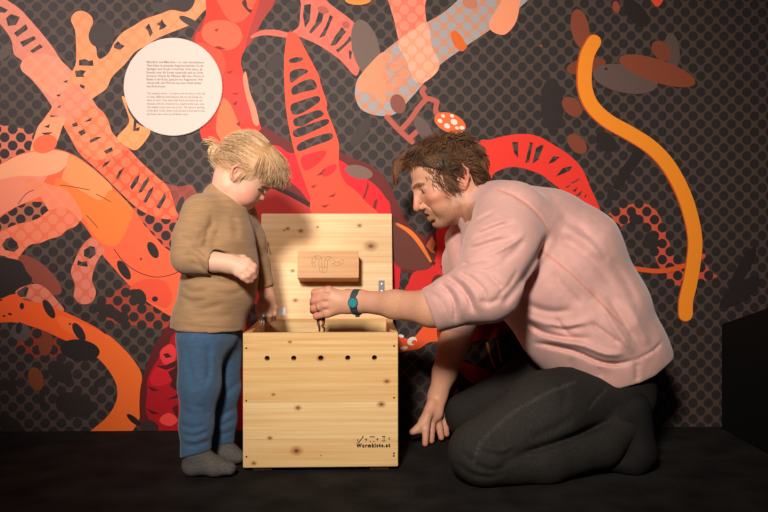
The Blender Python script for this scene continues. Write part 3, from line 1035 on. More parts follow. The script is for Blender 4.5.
# soil inside
cr_soil = mat('compost', hexc('2a1d15'), 0.95, bump=(220, 1.0), var=.4, vscale=120)
bm = bm_box((TH + .001, TH + .001, ZB + .018), (BWD - TH - .001, BDP - TH - .001, .302))
bmesh.ops.subdivide_edges(bm, edges=bm.edges[:], cuts=24, use_grid_fill=True)
for v in bm.verts:
    if v.co.z > .30: v.co.z += .004 * math.sin(v.co.x * 130) * math.cos(v.co.y * 90) - .004 * random.random()
so = bm_obj('soil', bm, cr_soil)
so.location = (BXL, BYF, 0)
so.rotation_euler = (0, 0, BRZ)
tag(so, 'dark compost filling the inside of the pine box', 'soil', kind='stuff')
steel = mat('brushed_steel', hexc('9a9ca0'), 0.5, metal=1.0)
screw_m = mat('dark_screw', hexc('2b1d12'), 0.5, metal=.6)
for (px, py) in ((246.5, 348), (394.3, 346.5), (246.5, 400.5), (394.3, 398.5), (246.7, 456.5), (394.2, 454.3), (394, 457)):
    x, z = bxz(px, py)
    bm = bmesh.new()
    bmesh.ops.create_cone(bm, cap_ends=True, segments=12, radius1=.0026, radius2=.002, depth=.0012)
    bmesh.ops.rotate(bm, verts=bm.verts, cent=(0, 0, 0), matrix=Matrix.Rotation(PI / 2, 3, 'X'))
    bmesh.ops.translate(bm, verts=bm.verts, vec=(x, -.0004, z))
    bm_obj('screw', bm, screw_m, fp)
# branded mark: lettering and pictograms
burn = mat('burnt_print', hexc('2a180e'), 0.8)
V, F = text_mesh('Wurmkiste.at', 0.0125, 0.0009, 1.35)
x0, z0 = bxz(356.3, 447.9)
x1, _ = bxz(390.5, 447.9)
kx = (x1 - x0) / (V[:, 0].max() - V[:, 0].min())
V = np.stack([(V[:, 0] - V[:, 0].min()) * kx + x0, np.full(len(V), -.0004), V[:, 1] * 1.05 + z0], 1)
mesh_obj('lettering', V, F, burn, fp, smooth=False)


def mark_strokes(name, strokes, r):
    paths = []
    for s_ in strokes:
        paths.append([(bxz(px, py)[0], -.0002, bxz(px, py)[1]) for px, py in s_])
    return tubes_obj(name, paths, [r] * len(paths), burn, fp, 5)


mark_strokes('pictogram', [[(357.4, 442.5), (358.8, 443), (360, 441.5), (361.2, 440), (362.6, 438.4), (363.4, 436.4)], [(357.2, 441), (358.4, 440)]], .0014)
mark_strokes('pictogram', [[(364.8, 440.3), (367.4, 440.3)], [(366.1, 438.7), (366.1, 441.9)]], .0009)
mark_strokes('pictogram', [[(369.8, 437.6), (375, 437.6)], [(370.6, 441.6), (370.6, 442.8)], [(374, 441.6), (374, 442.8)]], .0013)
mark_strokes('pictogram', [[(376.4, 440), (378.6, 440)], [(377.5, 438.6), (377.5, 441.4)]], .0009)
mark_strokes('pictogram', [[(381.8, 437.3), (385.6, 437.3)], [(384.2, 437.5), (384.2, 440.4)], [(382.2, 441.2), (383.6, 442), (385.6, 441.4)]], .0011)
mark_strokes('pictogram', [[(388.4, 438.8), (390.4, 438.6)], [(388.6, 440.2), (390.2, 440.2)]], .0009)

# lid, hinged at the back and leaning towards the wall: modelled flat in its own frame (x along hinge, z up the lid)
LT = math.radians(11.5)
LL = 0.343
lid = bm_obj('lid', bm_box((-.004, 0, 0), (BWD + .004, .018, LL), .0012), pine_lid, box)
lid.location = (0, BDP + .004, ZT - .016)
lid.rotation_euler = (-LT, 0, 0)


def lid_local(px, py):               # pixel -> lid (x, z) on its front face
    o = np.array(cam_o.location)
    d = np.array(((px - CX) / FOC, 1.0, -(py - HY) / FOC))
    M = (Matrix.Translation((BXL, BYF, 0)) @ Matrix.Rotation(BRZ, 4, 'Z') @ Matrix.Translation(lid.location) @ Matrix.Rotation(-LT, 4, 'X')).inverted()
    o_ = M @ Vector(o)
    d_ = M.to_3x3() @ Vector(d)
    t = -o_.y / d_.y
    q = o_ + d_ * t
    return q.x, q.z


# block handle on the lid (it carries the engraved worm)
bd = 0.088                              # how far it stands off the lid
ax0, az0 = lid_local(297.0, 278.2)
ax1, az1 = lid_local(358.6, 251.2)
kk = (2.47 - bd) / 2.47
cxm, czm = lid_local(CX - 24, HY)
f_ = lambda v, c_: c_ + (v - c_) * kk
block_wood = wood('oiled_beech', hexc('dc9c4a'), hexc('bd7a30'), [], 6.6, 0.5, rough=.4)
bx0, bx1, bz0, bz1 = f_(ax0, cxm), f_(ax1, cxm), f_(az0, czm) , f_(az1, czm)
bz0, bz1 = bz0 - bd * math.tan(LT) * .93, bz1 - bd * math.tan(LT) * .93
blk_o = bm_obj('handle_block', bm_box((bx0, -bd, bz0), (bx1, 0, bz1), .0015), block_wood, lid)
blk_o.parent = box
blk_o.matrix_parent_inverse = Matrix.Identity(4)
blk_o.location = lid.location
blk_o.rotation_euler = lid.rotation_euler
eng = mat('engraved_line', hexc('6a5a48'), 0.8)


def blk_pt(px, py):
    u = (px - 297.0) / (358.6 - 297.0)
    v = (278.2 - py) / (278.2 - 251.2)
    return (bx0 + u * (bx1 - bx0), -bd - .0001, bz0 + v * (bz1 - bz0))


wc = [(314.2, 268), (313, 263), (314, 259), (317, 257.6), (319.8, 259.5), (320, 265), (320.6, 270), (322.4, 272), (325, 270.5), (325.6, 265), (326, 260.5), (328, 258.3), (331, 260), (334, 263.5), (337.5, 264.6), (340.8, 262.8), (343.4, 260.2)]
pth = np.array(spline(wc, False, 6))
dd = np.gradient(pth, axis=0)
dd /= np.linalg.norm(dd, axis=1)[:, None]
nn = np.stack([-dd[:, 1], dd[:, 0]], 1)
ww = 1.55 * np.minimum(1, np.minimum(np.arange(len(pth)) + 1, len(pth) - np.arange(len(pth))) / 5)[:, None]
Lp = [[blk_pt(*p) for p in pth + nn * ww], [blk_pt(*p) for p in pth - nn * ww]]
for i in range(6, len(pth) - 4, 9):
    Lp.append([blk_pt(*(pth[i] + nn[i] * ww[i])), blk_pt(*(pth[i] - nn[i] * ww[i]))])
tubes_obj('engraved_worm', Lp, [.00042] * len(Lp), eng, blk_o, 5)

# hinges, brackets and the cord
bright = mat('bright_hinge', hexc('d8dadc'), 0.4, metal=.2)
zinc = mat('zinc_bracket', hexc('858a90'), 0.65, metal=.25, spec=.3)


def plate(name, px0, py0, px1, py1, parent, bev=.001):
    a, b_ = lid_local(px0, py1), lid_local(px1, py0)
    o = bm_obj(name, bm_box((a[0], -.0022, a[1]), (b_[0], -.0002, b_[1]), bev), bright if name == 'hinge' else zinc, parent)
    return o


plate('hinge', 279.2, 307.5, 285.8, 316, lid)
plate('bracket', 378.6, 280.5, 384.6, 296, lid, .0009)
plate('bracket', 269.6, 282.5, 273.2, 294, lid, .0009)
for px, py in ((381.6, 284), (381.6, 291)):
    x, z = lid_local(px, py)
    bm = bmesh.new()
    bmesh.ops.create_cone(bm, cap_ends=True, segments=12, radius1=.0035, radius2=.0028, depth=.0014)
    bmesh.ops.rotate(bm, verts=bm.verts, cent=(0, 0, 0), matrix=Matrix.Rotation(PI / 2, 3, 'X'))
    bmesh.ops.translate(bm, verts=bm.verts, vec=(x, -.0028, z))
    bm_obj('screw', bm, mat('screw_steel', hexc('8a8a8c'), .4, metal=1), lid)
cord_pts = [lid_local(*q) for q in ((270.5, 255), (267.6, 241.5), (267.3, 250), (267.8, 270), (269, 282), (271, 288))]
tubes_obj('cord', [[(x, -.0016, z) for x, z in cord_pts]], [.0007], mat('thin_cord', hexc('8a7354'), .8), lid, 6)

# ------------------------------------------------------------------ the man, kneeling on the right
class HeadFrame:
    """face frame given by an origin pixel, forward/up pixel directions, depth and yaw towards the camera"""
    def __init__(s, opx, Y, pitch, side, yaw):
        s.O = P(opx[0], opx[1], Y)
        c, n = math.cos(math.radians(pitch)), math.sin(math.radians(pitch))
        f = np.array((side * c, 0, -n))
        u = np.array((side * n, 0, c))
        l = np.array((0, -1.0, 0))                  # towards the camera
        a = math.radians(yaw)                       # turn of the face towards the camera
        Rz = np.array(((math.cos(a), -math.sin(a), 0), (math.sin(a), math.cos(a), 0), (0, 0, 1)))
        if side > 0: Rz = Rz.T
        s.f, s.l, s.u = Rz @ f, Rz @ l, Rz @ u
        s.R = np.stack([s.f, s.l, s.u])

    def __call__(s, p):
        return s.O + s.f * p[0] + s.l * p[1] + s.u * p[2]

    def inv(s, V):
        return (np.asarray(V) - s.O) @ s.R.T


skin = attr_mat('skin', 0.48, sss=0.12, bump=(900, 0.08), spec=0.35)
eye_white = mat('eye_white', hexc('e6ddd6'), 0.15)
iris_blue = mat('iris_dark', hexc('3a3430'), 0.1)

MH = HeadFrame((447, 185), 2.25, 15, -1, 9)
H = MH


def build_man_head():
    F = Field(np.array((-.02, 2.05, .50)), np.array((.34, 2.47, .93)), .0021)
    F.ell(H((-.010, 0, .040)), (.096, .074, .080), .0, R=H.R)             # cranium
    F.ell(H((.030, 0, .045)), (.056, .064, .052), .02, R=H.R)             # forehead
    F.ell(H((.026, 0, -.012)), (.058, .061, .070), .02, R=H.R)            # mid face
    F.ell(H((.020, 0, -.060)), (.044, .050, .042), .02, R=H.R)            # lower face
    for sg in (-1, 1):
        F.cone(H((-.012, sg * .050, -.056)), H((.044, sg * .016, -.092)), .017, .014, .022)   # jaw
        F.ell(H((.050, sg * .045, -.022)), (.022, .020, .017), .016, R=H.R)  # cheekbone
        F.cone(H((.076, sg * .034, .0175)), H((.0865, sg * .008, .0165)), .0085, .0095, .012)  # brow
        F.ell(H((.040, sg * .040, -.052)), (.022, .014, .022), .016, R=H.R)
    F.ell(H((.0505, 0, -.0935)), (.0160, .020, .0150), .014, R=H.R)         # chin
    F.cone(H((.026, 0, -.085)), H((-.03, 0, -.075)), .018, .03, .02)      # under the chin
    F.ell(H((.062, 0, -.064)), (.013, .024, .020), .012, R=H.R)           # muzzle
    # eyes
    for sg in (-1, 1):
        F.ell(H((.088, sg * .031, .003)), (.020, .0185, .0115), .010, 'cut', R=H.R)
        F.ell(H((.0665, sg * .031, .004)), (.0145, .0155, .0115), .004, R=H.R)    # lids
        F.ell(H((.0805, sg * .030, .0015)), (.0090, .0125, .0060), .002, 'cut', R=H.R)
        F.cone(H((.079, sg * .020, .0085)), H((.072, sg * .044, .0070)), .0024, .0020, .004)   # upper lid
        F.cone(H((.078, sg * .020, -.0045)), H((.070, sg * .042, -.0040)), .0016, .0014, .004)  # lower lid
    # nose
    F.cone(H((.084, 0, .010)), H((.0985, 0, -.036)), .0085, .0085, .010, u=H.l, us=.85)
    F.ell(H((.0965, 0, -.0415)), (.0092, .0095, .0085), .008, R=H.R)
    for sg in (-1, 1):
        F.ell(H((.086, sg * .0125, -.040)), (.0105, .0075, .0085), .006, R=H.R)
        F.ell(H((.0875, sg * .0075, -.0485)), (.0062, .0036, .0042), .003, 'cut', R=H.R)
        F.cone(H((.080, sg * .019, -.036)), H((.058, sg * .030, -.056)), .0030, .0022, .006, 'cut')   # smile line
    # mouth
    F.chain([H((.056, -.025, -.060)), H((.0715, -.008, -.0565)), H((.073, 0, -.0575)), H((.0715, .008, -.0565)), H((.056, .025, -.060))], [.003, .0052, .0056, .0052, .003], .006)
    F.chain([H((.056, -.023, -.064)), H((.067, -.009, -.0765)), H((.0685, 0, -.0775)), H((.067, .009, -.0765)), H((.056, .023, -.064))], [.003, .0058, .0065, .0058, .003], .006)
    F.chain([H((.054, -.022, -.0615)), H((.072, -.008, -.0665)), H((.074, 0, -.067)), H((.072, .008, -.0665)), H((.054, .022, -.0615))], [.0016, .0036, .0040, .0036, .0016], .002, 'cut')
    F.cone(H((.062, -.012, -.086)), H((.062, .012, -.086)), .0042, .0042, .008, 'cut')
    # ears
    for sg in (-1, 1):
        F.ell(H((-.028, sg * .071, .012)), (.0165, .0075, .029), .006, R=H.R)
        F.ell(H((-.022, sg * .069, -.012)), (.0085, .0065, .0105), .006, R=H.R)
        rim = [H((-.016, sg * .072, .027)), H((-.022, sg * .078, .041)), H((-.033, sg * .082, .041)), H((-.044, sg * .083, .026)), H((-.043, sg * .081, .008)), H((-.035, sg * .077, -.008)), H((-.026, sg * .073, -.021))]
        F.chain(rim, [.003, .0034, .0036, .0036, .0034, .0032, .0034], .004)
        F.ell(H((-.025, sg * .081, .011)), (.0085, .006, .0155), .004, 'cut', R=H.R)
        F.cone(H((-.033, sg * .078, .026)), H((-.034, sg * .078, .008)), .0028, .0028, .003)
        F.ell(H((-.0155, sg * .073, .006)), (.004, .004, .006), .003, R=H.R)
    # neck down into the collar
    N0, N1 = H((-.040, 0, -.030)), P(487, 214, 2.262)
    F.chain([N0, H((-.052, 0, -.070)), N1], [.056, .056, .064], .03)
    F.cone(H((-.035, .050, -.045)), P(470, 222, 2.20), .013, .011, .018)    # neck muscle
    F.cone(N1, P(505, 240, 2.26), .07, .09, .02)
    F.cone(P(480, 214, 2.19), P(492, 213, 2.12), .04, .045, .02)
    V, Q = F.mesh()
    return relax(V, Q, 1), Q


def man_head_color(V):
    q = H.inv(V)
    base = np.tile(np.array(hexc('d9a184')), (len(V), 1))
    n = rng.random(len(V))
    base *= (1 + .05 * (n - .5))[:, None]
    base = lerpc(base, hexc('cf7a62'), .55 * blob(q, (.055, .05, -.024), (.03, .035, .022), .8))
    base = lerpc(base, hexc('c96f58'), .65 * blob(q, (.100, 0, -.038), (.016, .018, .014), .7))
    base = lerpc(base, hexc('cf6f58'), .6 * blob(q, (-.030, .08, .012), (.022, .02, .036), .5))
    # lips
    lip = np.maximum(blob(q, (.070, 0, -.0575), (.012, .025, .0045), .5), blob(q, (.066, 0, -.0765), (.012, .022, .0055), .5))
    base = lerpc(base, hexc('b8604f'), .75 * lip)
    base = lerpc(base, hexc('3a1512'), .9 * blob(q, (.066, 0, -.0665), (.009, .021, .0032), .4))
    # beard stubble
    beard = ss(-q[:, 2], .040, .066) * ss(q[:, 0], -.035, -.005) * (1 - .8 * lip) * (1 - ss(-q[:, 2], .105, .13))
    side = ss(np.abs(q[:, 1]), .045, .058) * ss(q[:, 0], -.030, -.014) * (1 - ss(q[:, 0], .018, .04)) * (1 - ss(q[:, 2], -.005, .02)) * ss(-q[:, 2], -.02, .02)
    b = np.clip(np.maximum(beard, .9 * side), 0, 1) * (.38 + .55 * rng.random(len(V)))
    base = lerpc(base, hexc('7d5238'), b * .75)
    mous = blob(q, (.076, 0, -.0505), (.012, .026, .0055), .5)
    base = lerpc(base, hexc('8a5c42'), .4 * mous)
    # brows
    for sg in (-1, 1):
        d = np.minimum.reduce([np.linalg.norm(q - np.array((.094 - .020 * t * t, sg * (.010 + .036 * t), .0150 + .006 * math.sin(2.6 * t))), axis=1) for t in np.linspace(0, 1, 14)])
        base = lerpc(base, hexc('6b452c'), .85 * (1 - ss(d, .0025, .0065)))
        base = lerpc(base, hexc('b5705a'), .5 * blob(q, (.074, sg * .032, .003), (.014, .018, .010), .5))
    return np.clip(base, 0, 1)


def skin_plain(V, base, red, pts):
    c = np.tile(np.array(hexc(base)), (len(V), 1)) * (1 + .06 * (rng.random(len(V)) - .5))[:, None]
    m = np.zeros(len(V))
    for p, r in pts: m = np.maximum(m, blob(V, p, (r, r, r), .6))
    return lerpc(c, hexc(red), .6 * m)


def man_near_arm():
    F = Field(np.array((-.24, 1.92, .36)), np.array((.30, 2.28, .56)), .0018)
    EL, WR = P(478, 304, 1.98), P(361, 301.5, 2.155)
    mid = P(432, 308, 2.035)
    F.chain([EL, mid, P(395, 304.5, 2.095), WR], [.051, .0445, .0340, .0275], .02, u=(0, 1, 0), us=.92)
    F.cone(WR, P(350, 302, 2.165), .0275, .028, .015, u=(0, 1, 0), us=.80)
    # palm
    F.cone(P(350, 301.5, 2.166), P(333, 302.5, 2.176), .0285, .0335, .015, u=(0, 1, 0), us=.52)
    M = [P(328.5, 290.8, 2.168), P(326, 297.6, 2.164), P(325, 305.2, 2.165), P(327, 313.2, 2.170)]
    for m_, r in zip(M, (.0125, .0125, .0120, .0115)):
        F.cone(P(345, 302, 2.170), m_, .014, r, .012)
        F.ell(m_, (.0125, .0105, .0105), .006)
        F.cone(P(348, 301, 2.162), m_ + np.array((.004, -.004, 0)), .004, .0042, .007)     # tendon
    for i in range(3):
        mm = (M[i] + M[i + 1]) / 2
        F.cone(mm + np.array((.004, -.013, 0)), mm + np.array((-.016, -.010, 0)), .0028, .0036, .005, 'cut')
    PP = [P(315.2, 293.0, 2.178), P(314.2, 300.6, 2.172), P(313.8, 308.4, 2.174), P(316.4, 316.0, 2.180)]
    PD = [P(315, 297, 2.208), P(313.5, 303.5, 2.205), P(313.5, 310.5, 2.206), P(317, 317, 2.208)]
    PT = [P(321, 305, 2.216), P(321, 309.5, 2.214), P(321, 314, 2.212), P(323, 318.5, 2.210)]
    for a, b, c, d, r in zip(M, PP, PD, PT, (.0110, .0110, .0105, .0094)):
        F.cone(a, b, r * 1.05, r, .004)
        F.cone(b, c, r * 1.0, r * .9, .003)
        F.cone(c, d, r * .9, r * .75, .003)
    # thumb, closing behind the fingers
    F.chain([P(348, 295, 2.185), P(336, 298, 2.205), P(326, 307, 2.232), P(321, 315, 2.228)], [.017, .0145, .0115, .0095], .008)
    V, Q = F.mesh()
    V = relax(V, Q, 1)
    col = skin_plain(V, 'd9a184', 'cf7864', [(p, .016) for p in PP] + [(m_, .012) for m_ in M])
    U, W_ = to_px(V)
    # faint hair on the forearm
    h = ss(U, 368, 385) * (rng.random(len(V)) ** 3) * .35
    col = lerpc(col, hexc('8f5f42'), h)
    return V, Q, col


def man_far_arm():
    F = Field(np.array((.04, 2.26, -.01)), np.array((.30, 2.52, .40)), .002)
    F.chain([P(463, 318, 2.43), P(453, 345, 2.43), P(445, 372, 2.43), P(437.5, 396, 2.425)], [.047, .042, .034, .027], .02)
    W0 = P(437.5, 396, 2.425)
    F.cone(W0, P(434, 412, 2.40), .026, .028, .014, u=(.3, .95, 0), us=.6)
    MC = [P(427.5, 416, 2.375), P(432.5, 418, 2.395), P(437.5, 417.5, 2.412), P(441.5, 414.5, 2.428)]
    A = [P(425.8, 430, 2.362), P(431.5, 431, 2.388), P(439.5, 428, 2.408), P(445, 423, 2.425)]
    B = [P(425.2, 443.6, 2.352), P(431.5, 440.6, 2.382), P(441.2, 437.5, 2.402), P(446.5, 434.0, 2.42)]
    for a, b, c in zip(MC, A, B):
        F.cone(P(436, 402, 2.42), a, .014, .0125, .012)
        F.cone(a, b, .0118, .0105, .005)
        F.cone(b, c, .0105, .0088, .003)
    F.chain([P(432, 404, 2.40), P(424, 421, 2.375), P(418, 429, 2.362), P(412.5, 431.8, 2.358)], [.016, .0135, .0115, .0095], .008)
    V, Q = F.mesh()
    V = relax(V, Q, 1)
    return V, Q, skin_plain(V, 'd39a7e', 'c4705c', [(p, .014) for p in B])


def man_trunk():
    F = Field(np.array((.02, 1.88, 0.0)), np.array((.84, 2.54, .72)), .007)
    F.cone(P(495, 222, 2.25), P(540, 272, 2.25), .09, .105, .03, u=(0, 1, 0), us=1.35)
    F.cone(P(540, 272, 2.25), P(592, 345, 2.25), .105, .085, .03, u=(0, 1, 0), us=1.2)
    F.chain([P(505, 222, 2.09), P(480, 298, 1.985)], [.05, .042], .03)
    F.chain([P(492, 228, 2.41), P(463, 318, 2.43)], [.05, .042], .03)
    F.chain([P(598, 388, 2.18), P(478, 455, 2.0)], [.05, .04], .03)
    F.chain([P(478, 458, 2.0), P(614, 430, 2.1)], [.03, .024], .02)
    F.chain([P(592, 378, 2.34), P(466, 417, 2.42)], [.05, .035], .03)
    V, Q = F.mesh()
    return V, Q, skin_plain(V, 'd9a184', 'd9a184', [])


hv, hq = build_man_head()
parts = [(hv, hq, man_head_color(hv)), man_near_arm(), man_far_arm(), man_trunk()]
V, Q = join([(a, b) for a, b, c in parts])
man = mesh_obj('person', V, Q, skin, None, cols=np.concatenate([c for a, b, c in parts]))
tag(man, 'kneeling man in pink sweatshirt and black jeans reaching over the wooden box', 'person')

for sg in (-1, 1):
    bm = bmesh.new()
    bmesh.ops.create_uvsphere(bm, u_segments=24, v_segments=16, radius=.0120)
    for f in bm.faces:
        c = Vector(f.calc_center_median()).normalized()
        gz = Vector(H.f * .88 - H.u * .36 + H.l * 0.15).normalized()
        f.material_index = 1 if c.dot(gz) > .80 else 0
    e = bm_obj('eye', bm, [eye_white, iris_blue], man, True)
    e.location = H((.0682, sg * .0305, .0030))


# ---- sweatshirt
def sweatshirt():
    F = Field(np.array((.03, 1.845, .17)), np.array((.86, 2.545, .80)), .0040)
    A = [P(490, 213, 2.25), P(512, 236, 2.25), P(546, 274, 2.25), P(578, 318, 2.25), P(604, 356, 2.25)]
    R_ = [.082, .135, .162, .163, .152]
    for i in range(4):
        F.cone(A[i], A[i + 1], R_[i], R_[i + 1], .03, u=(0, 1, 0), us=(1.5, 1.36, 1.28, 1.28)[i])
    F.cone(P(505, 210, 2.25), P(535, 226, 2.25), .072, .10, .04, u=(0, 1, 0), us=1.9)    # upper back
    F.cone(P(573, 248, 2.25), P(606, 304, 2.25), .112, .108, .05, u=(0, 1, 0), us=1.5)
    F.cone(P(553, 224, 2.25), P(573, 248, 2.25), .085, .115, .05, u=(0, 1, 0), us=1.6)
    F.cone(P(632, 350, 2.25), P(602, 330, 2.25), .078, .122, .06, u=(0, 1, 0), us=1.6)     # hem flare at the back
    F.cone(P(648, 354, 2.25), P(634, 338, 2.25), .042, .06, .04, u=(0, 1, 0), us=2.4)
    # collar
    F.cone(P(474, 206, 2.255), P(486, 212, 2.255), .066, .075, .02)
    # near sleeve
    F.chain([P(511, 219, 2.09), P(502, 248, 2.015), P(488, 285, 1.96)], [.098, .088, .077], .035)
    F.cone(P(486, 290, 1.96), P(452, 300, 1.99), .079, .062, .03)
    F.cone(P(453, 302, 1.99), P(434, 309, 2.025), .0615, .0555, .010)
    F.cone(P(447, 304, 2.0), P(433, 309.5, 2.026), .0610, .0585, .003)
    # far sleeve
    F.chain([P(486, 222, 2.40), P(470, 262, 2.43), P(465, 300, 2.43), P(459, 322, 2.43)], [.085, .075, .06, .052], .035)
    F.cone(P(462, 240, 2.36), P(470, 262, 2.36), .05, .06, .03)
    # folds on the near side
    y0, y1 = 1.845, 2.2
    Fpre = F.F.copy()
    S = lambda pts, wd, a: F.fold(pts, wd * .85, a * 1.25, y0, y1)
    S([(498, 190), (512, 195), (528, 205), (541, 219), (549, 233)], 1.6, .0035)
    S([(550, 232), (543, 246), (531, 266), (519, 284), (506, 300), (506, 300)], 4.5, .007)
    S([(474, 237), (488, 231), (500, 226), (517, 223)], 2.6, .006); S([(476, 231), (490, 225), (506, 220)], 3.0, -.004)
    S([(468, 251), (482, 246), (499, 241), (514, 239)], 2.8, .006); S([(470, 244), (486, 239), (503, 234)], 3, -.004)
    S([(458, 267), (474, 262), (492, 258)], 3, .005)
    S([(448, 277), (458, 284), (468, 296), (472, 312)], 2.8, .008); S([(454, 274), (466, 282), (476, 296), (480, 310)], 3, -.005)
    S([(458, 273), (472, 279), (484, 291), (487, 306)], 2.6, .006)
    S([(440, 284), (449, 292), (455, 305), (455, 322)], 2.2, .008); S([(446, 282), (455, 290), (461, 304), (461, 320)], 2.4, -.004)
    S([(486, 272), (496, 282), (503, 288)], 2.6, .006); S([(478, 300), (490, 303), (502, 296)], 3, .005)
    S([(500, 262), (512, 254), (524, 240)], 3.2, .004); S([(496, 252), (512, 244), (526, 232)], 3.4, -.003)
    S([(424, 292), (434, 296), (442, 310), (446, 326)], 1.4, .002)
    S([(464, 262), (476, 270), (490, 270), (504, 264)], 2.2, .005); S([(470, 226), (482, 218), (494, 212)], 2.4, .004); S([(486, 256), (500, 250), (520, 238)], 2.4, -.004)
    S([(497, 296), (508, 286), (518, 270)], 2.2, .005); S([(430, 291), (440, 299), (447, 312), (449, 328)], 1.5, .003); S([(462, 290), (470, 300), (476, 314)], 2, .005)
    # torso
    S([(540, 250), (554, 260), (570, 273), (590, 292), (606, 308), (622, 325)], 1.3, .0025)
    S([(556, 236), (574, 246), (596, 264), (612, 286)], 5, .004); S([(564, 228), (586, 240), (606, 258)], 6, -.005)
    S([(560, 262), (578, 280), (594, 296)], 5, -.004); S([(552, 272), (566, 290), (582, 306)], 5, .005)
    S([(522, 300), (536, 308), (554, 312), (572, 310)], 4, .006); S([(516, 310), (534, 320), (556, 326), (578, 324), (596, 318)], 4, -.006)
    S([(526, 322), (544, 333), (566, 338), (590, 338)], 3.2, .009); S([(548, 326), (566, 330), (584, 326)], 2.6, .006)
    S([(534, 343), (552, 346), (576, 352), (600, 362), (618, 364), (634, 360)], 2.4, .010)
    S([(540, 337), (560, 341), (584, 346), (606, 354), (624, 354)], 3.5, -.009)
    S([(600, 300), (612, 322), (624, 340), (634, 354)], 3.4, -.005); S([(608, 296), (622, 318), (636, 342)], 4, .006); S([(626, 300), (640, 326), (648, 346)], 5, -.004)
    S([(590, 322), (606, 334), (620, 344)], 3, .006); S([(556, 318), (564, 330), (572, 336)], 2.6, .006)
    S([(634, 361), (644, 356), (654, 350), (662, 342)], 1.6, .004)
    S([(636, 362), (637, 372), (636, 382)], 3, .004); S([(570, 358), (572, 370), (570, 380)], 4, .003); S([(600, 366), (602, 378)], 4, .003)
    S([(560, 216), (572, 224), (590, 240)], 5, .003); S([(576, 222), (596, 244), (608, 262)], 4, .003); S([(610, 258), (626, 282), (636, 304)], 5, .003)
    # hollow it, cut the hem, the neck hole and the cuffs
    sl, X, Y, Z = F.full()
    U, Vp, Yb = F.pix()
    hem_x = np.array([500, 533, 545, 560, 580, 600, 620, 640, 655, 671, 700])
    hem_y = np.array([345, 366, 370, 376.5, 384, 387.5, 388.5, 383, 376, 362, 350])
    hem = (Vp - np.interp(U, hem_x, hem_y)) * (Yb / FOC) * .8
    F.F = np.maximum(F.F, hem.astype(np.float32))
    F.F = np.maximum(F.F, -(Fpre + .019))
    cuff = (np.interp(Vp, [284, 292, 330, 336], [420.5, 423, 437.5, 439.5]) - U) * (Yb / FOC)
    F.F = np.where((U < 452) & (Vp > 278) & (Vp < 342) & (Yb < 2.2), np.maximum(F.F, cuff), F.F).astype(np.float32)
    G = Field(F.lo, F.lo + F.h * (F.n - 1), F.h)
    G.F = F.F
    G.chain([H((-.030, 0, -.05)), P(484, 212, 2.262), P(500, 232, 2.26)], [.058, .064, .06], .004, 'cut')
    G.cone(P(430, 311, 2.035), P(450, 304.5, 2.0), .0490, .043, .002, 'cut')
    G.cone(P(452, 348, 2.43), P(445, 372, 2.43), .052, .08, .002, 'cut')
    V, Q = G.mesh()
    V = relax(V, Q, 2, .5)
    col = np.tile(np.array(hexc('d7a69e')), (len(V), 1))
    u_, v_ = to_px(V)
    near = V[:, 1] < 2.22
    seam = np.minimum(seg_dist_px(u_, v_, [(498, 190), (512, 195), (528, 205), (541, 219), (549, 233)]),
                      seg_dist_px(u_, v_, [(540, 250), (554, 260), (570, 273), (590, 292), (606, 308), (622, 325)]))
    m = (1 - ss(seam, .5, 1.5)) * near
    col = lerpc(col, hexc('d08870'), .8 * m)
    return V, Q, col


shirt_mat = attr_mat('pink_cotton', 0.9, bump=(500, 0.25), spec=0.15, sheen=0.3, weave=(60, (1, 1, 1), .05))
V, Q, c_ = sweatshirt()
mesh_obj('sweatshirt', V, Q, shirt_mat, man, cols=c_)


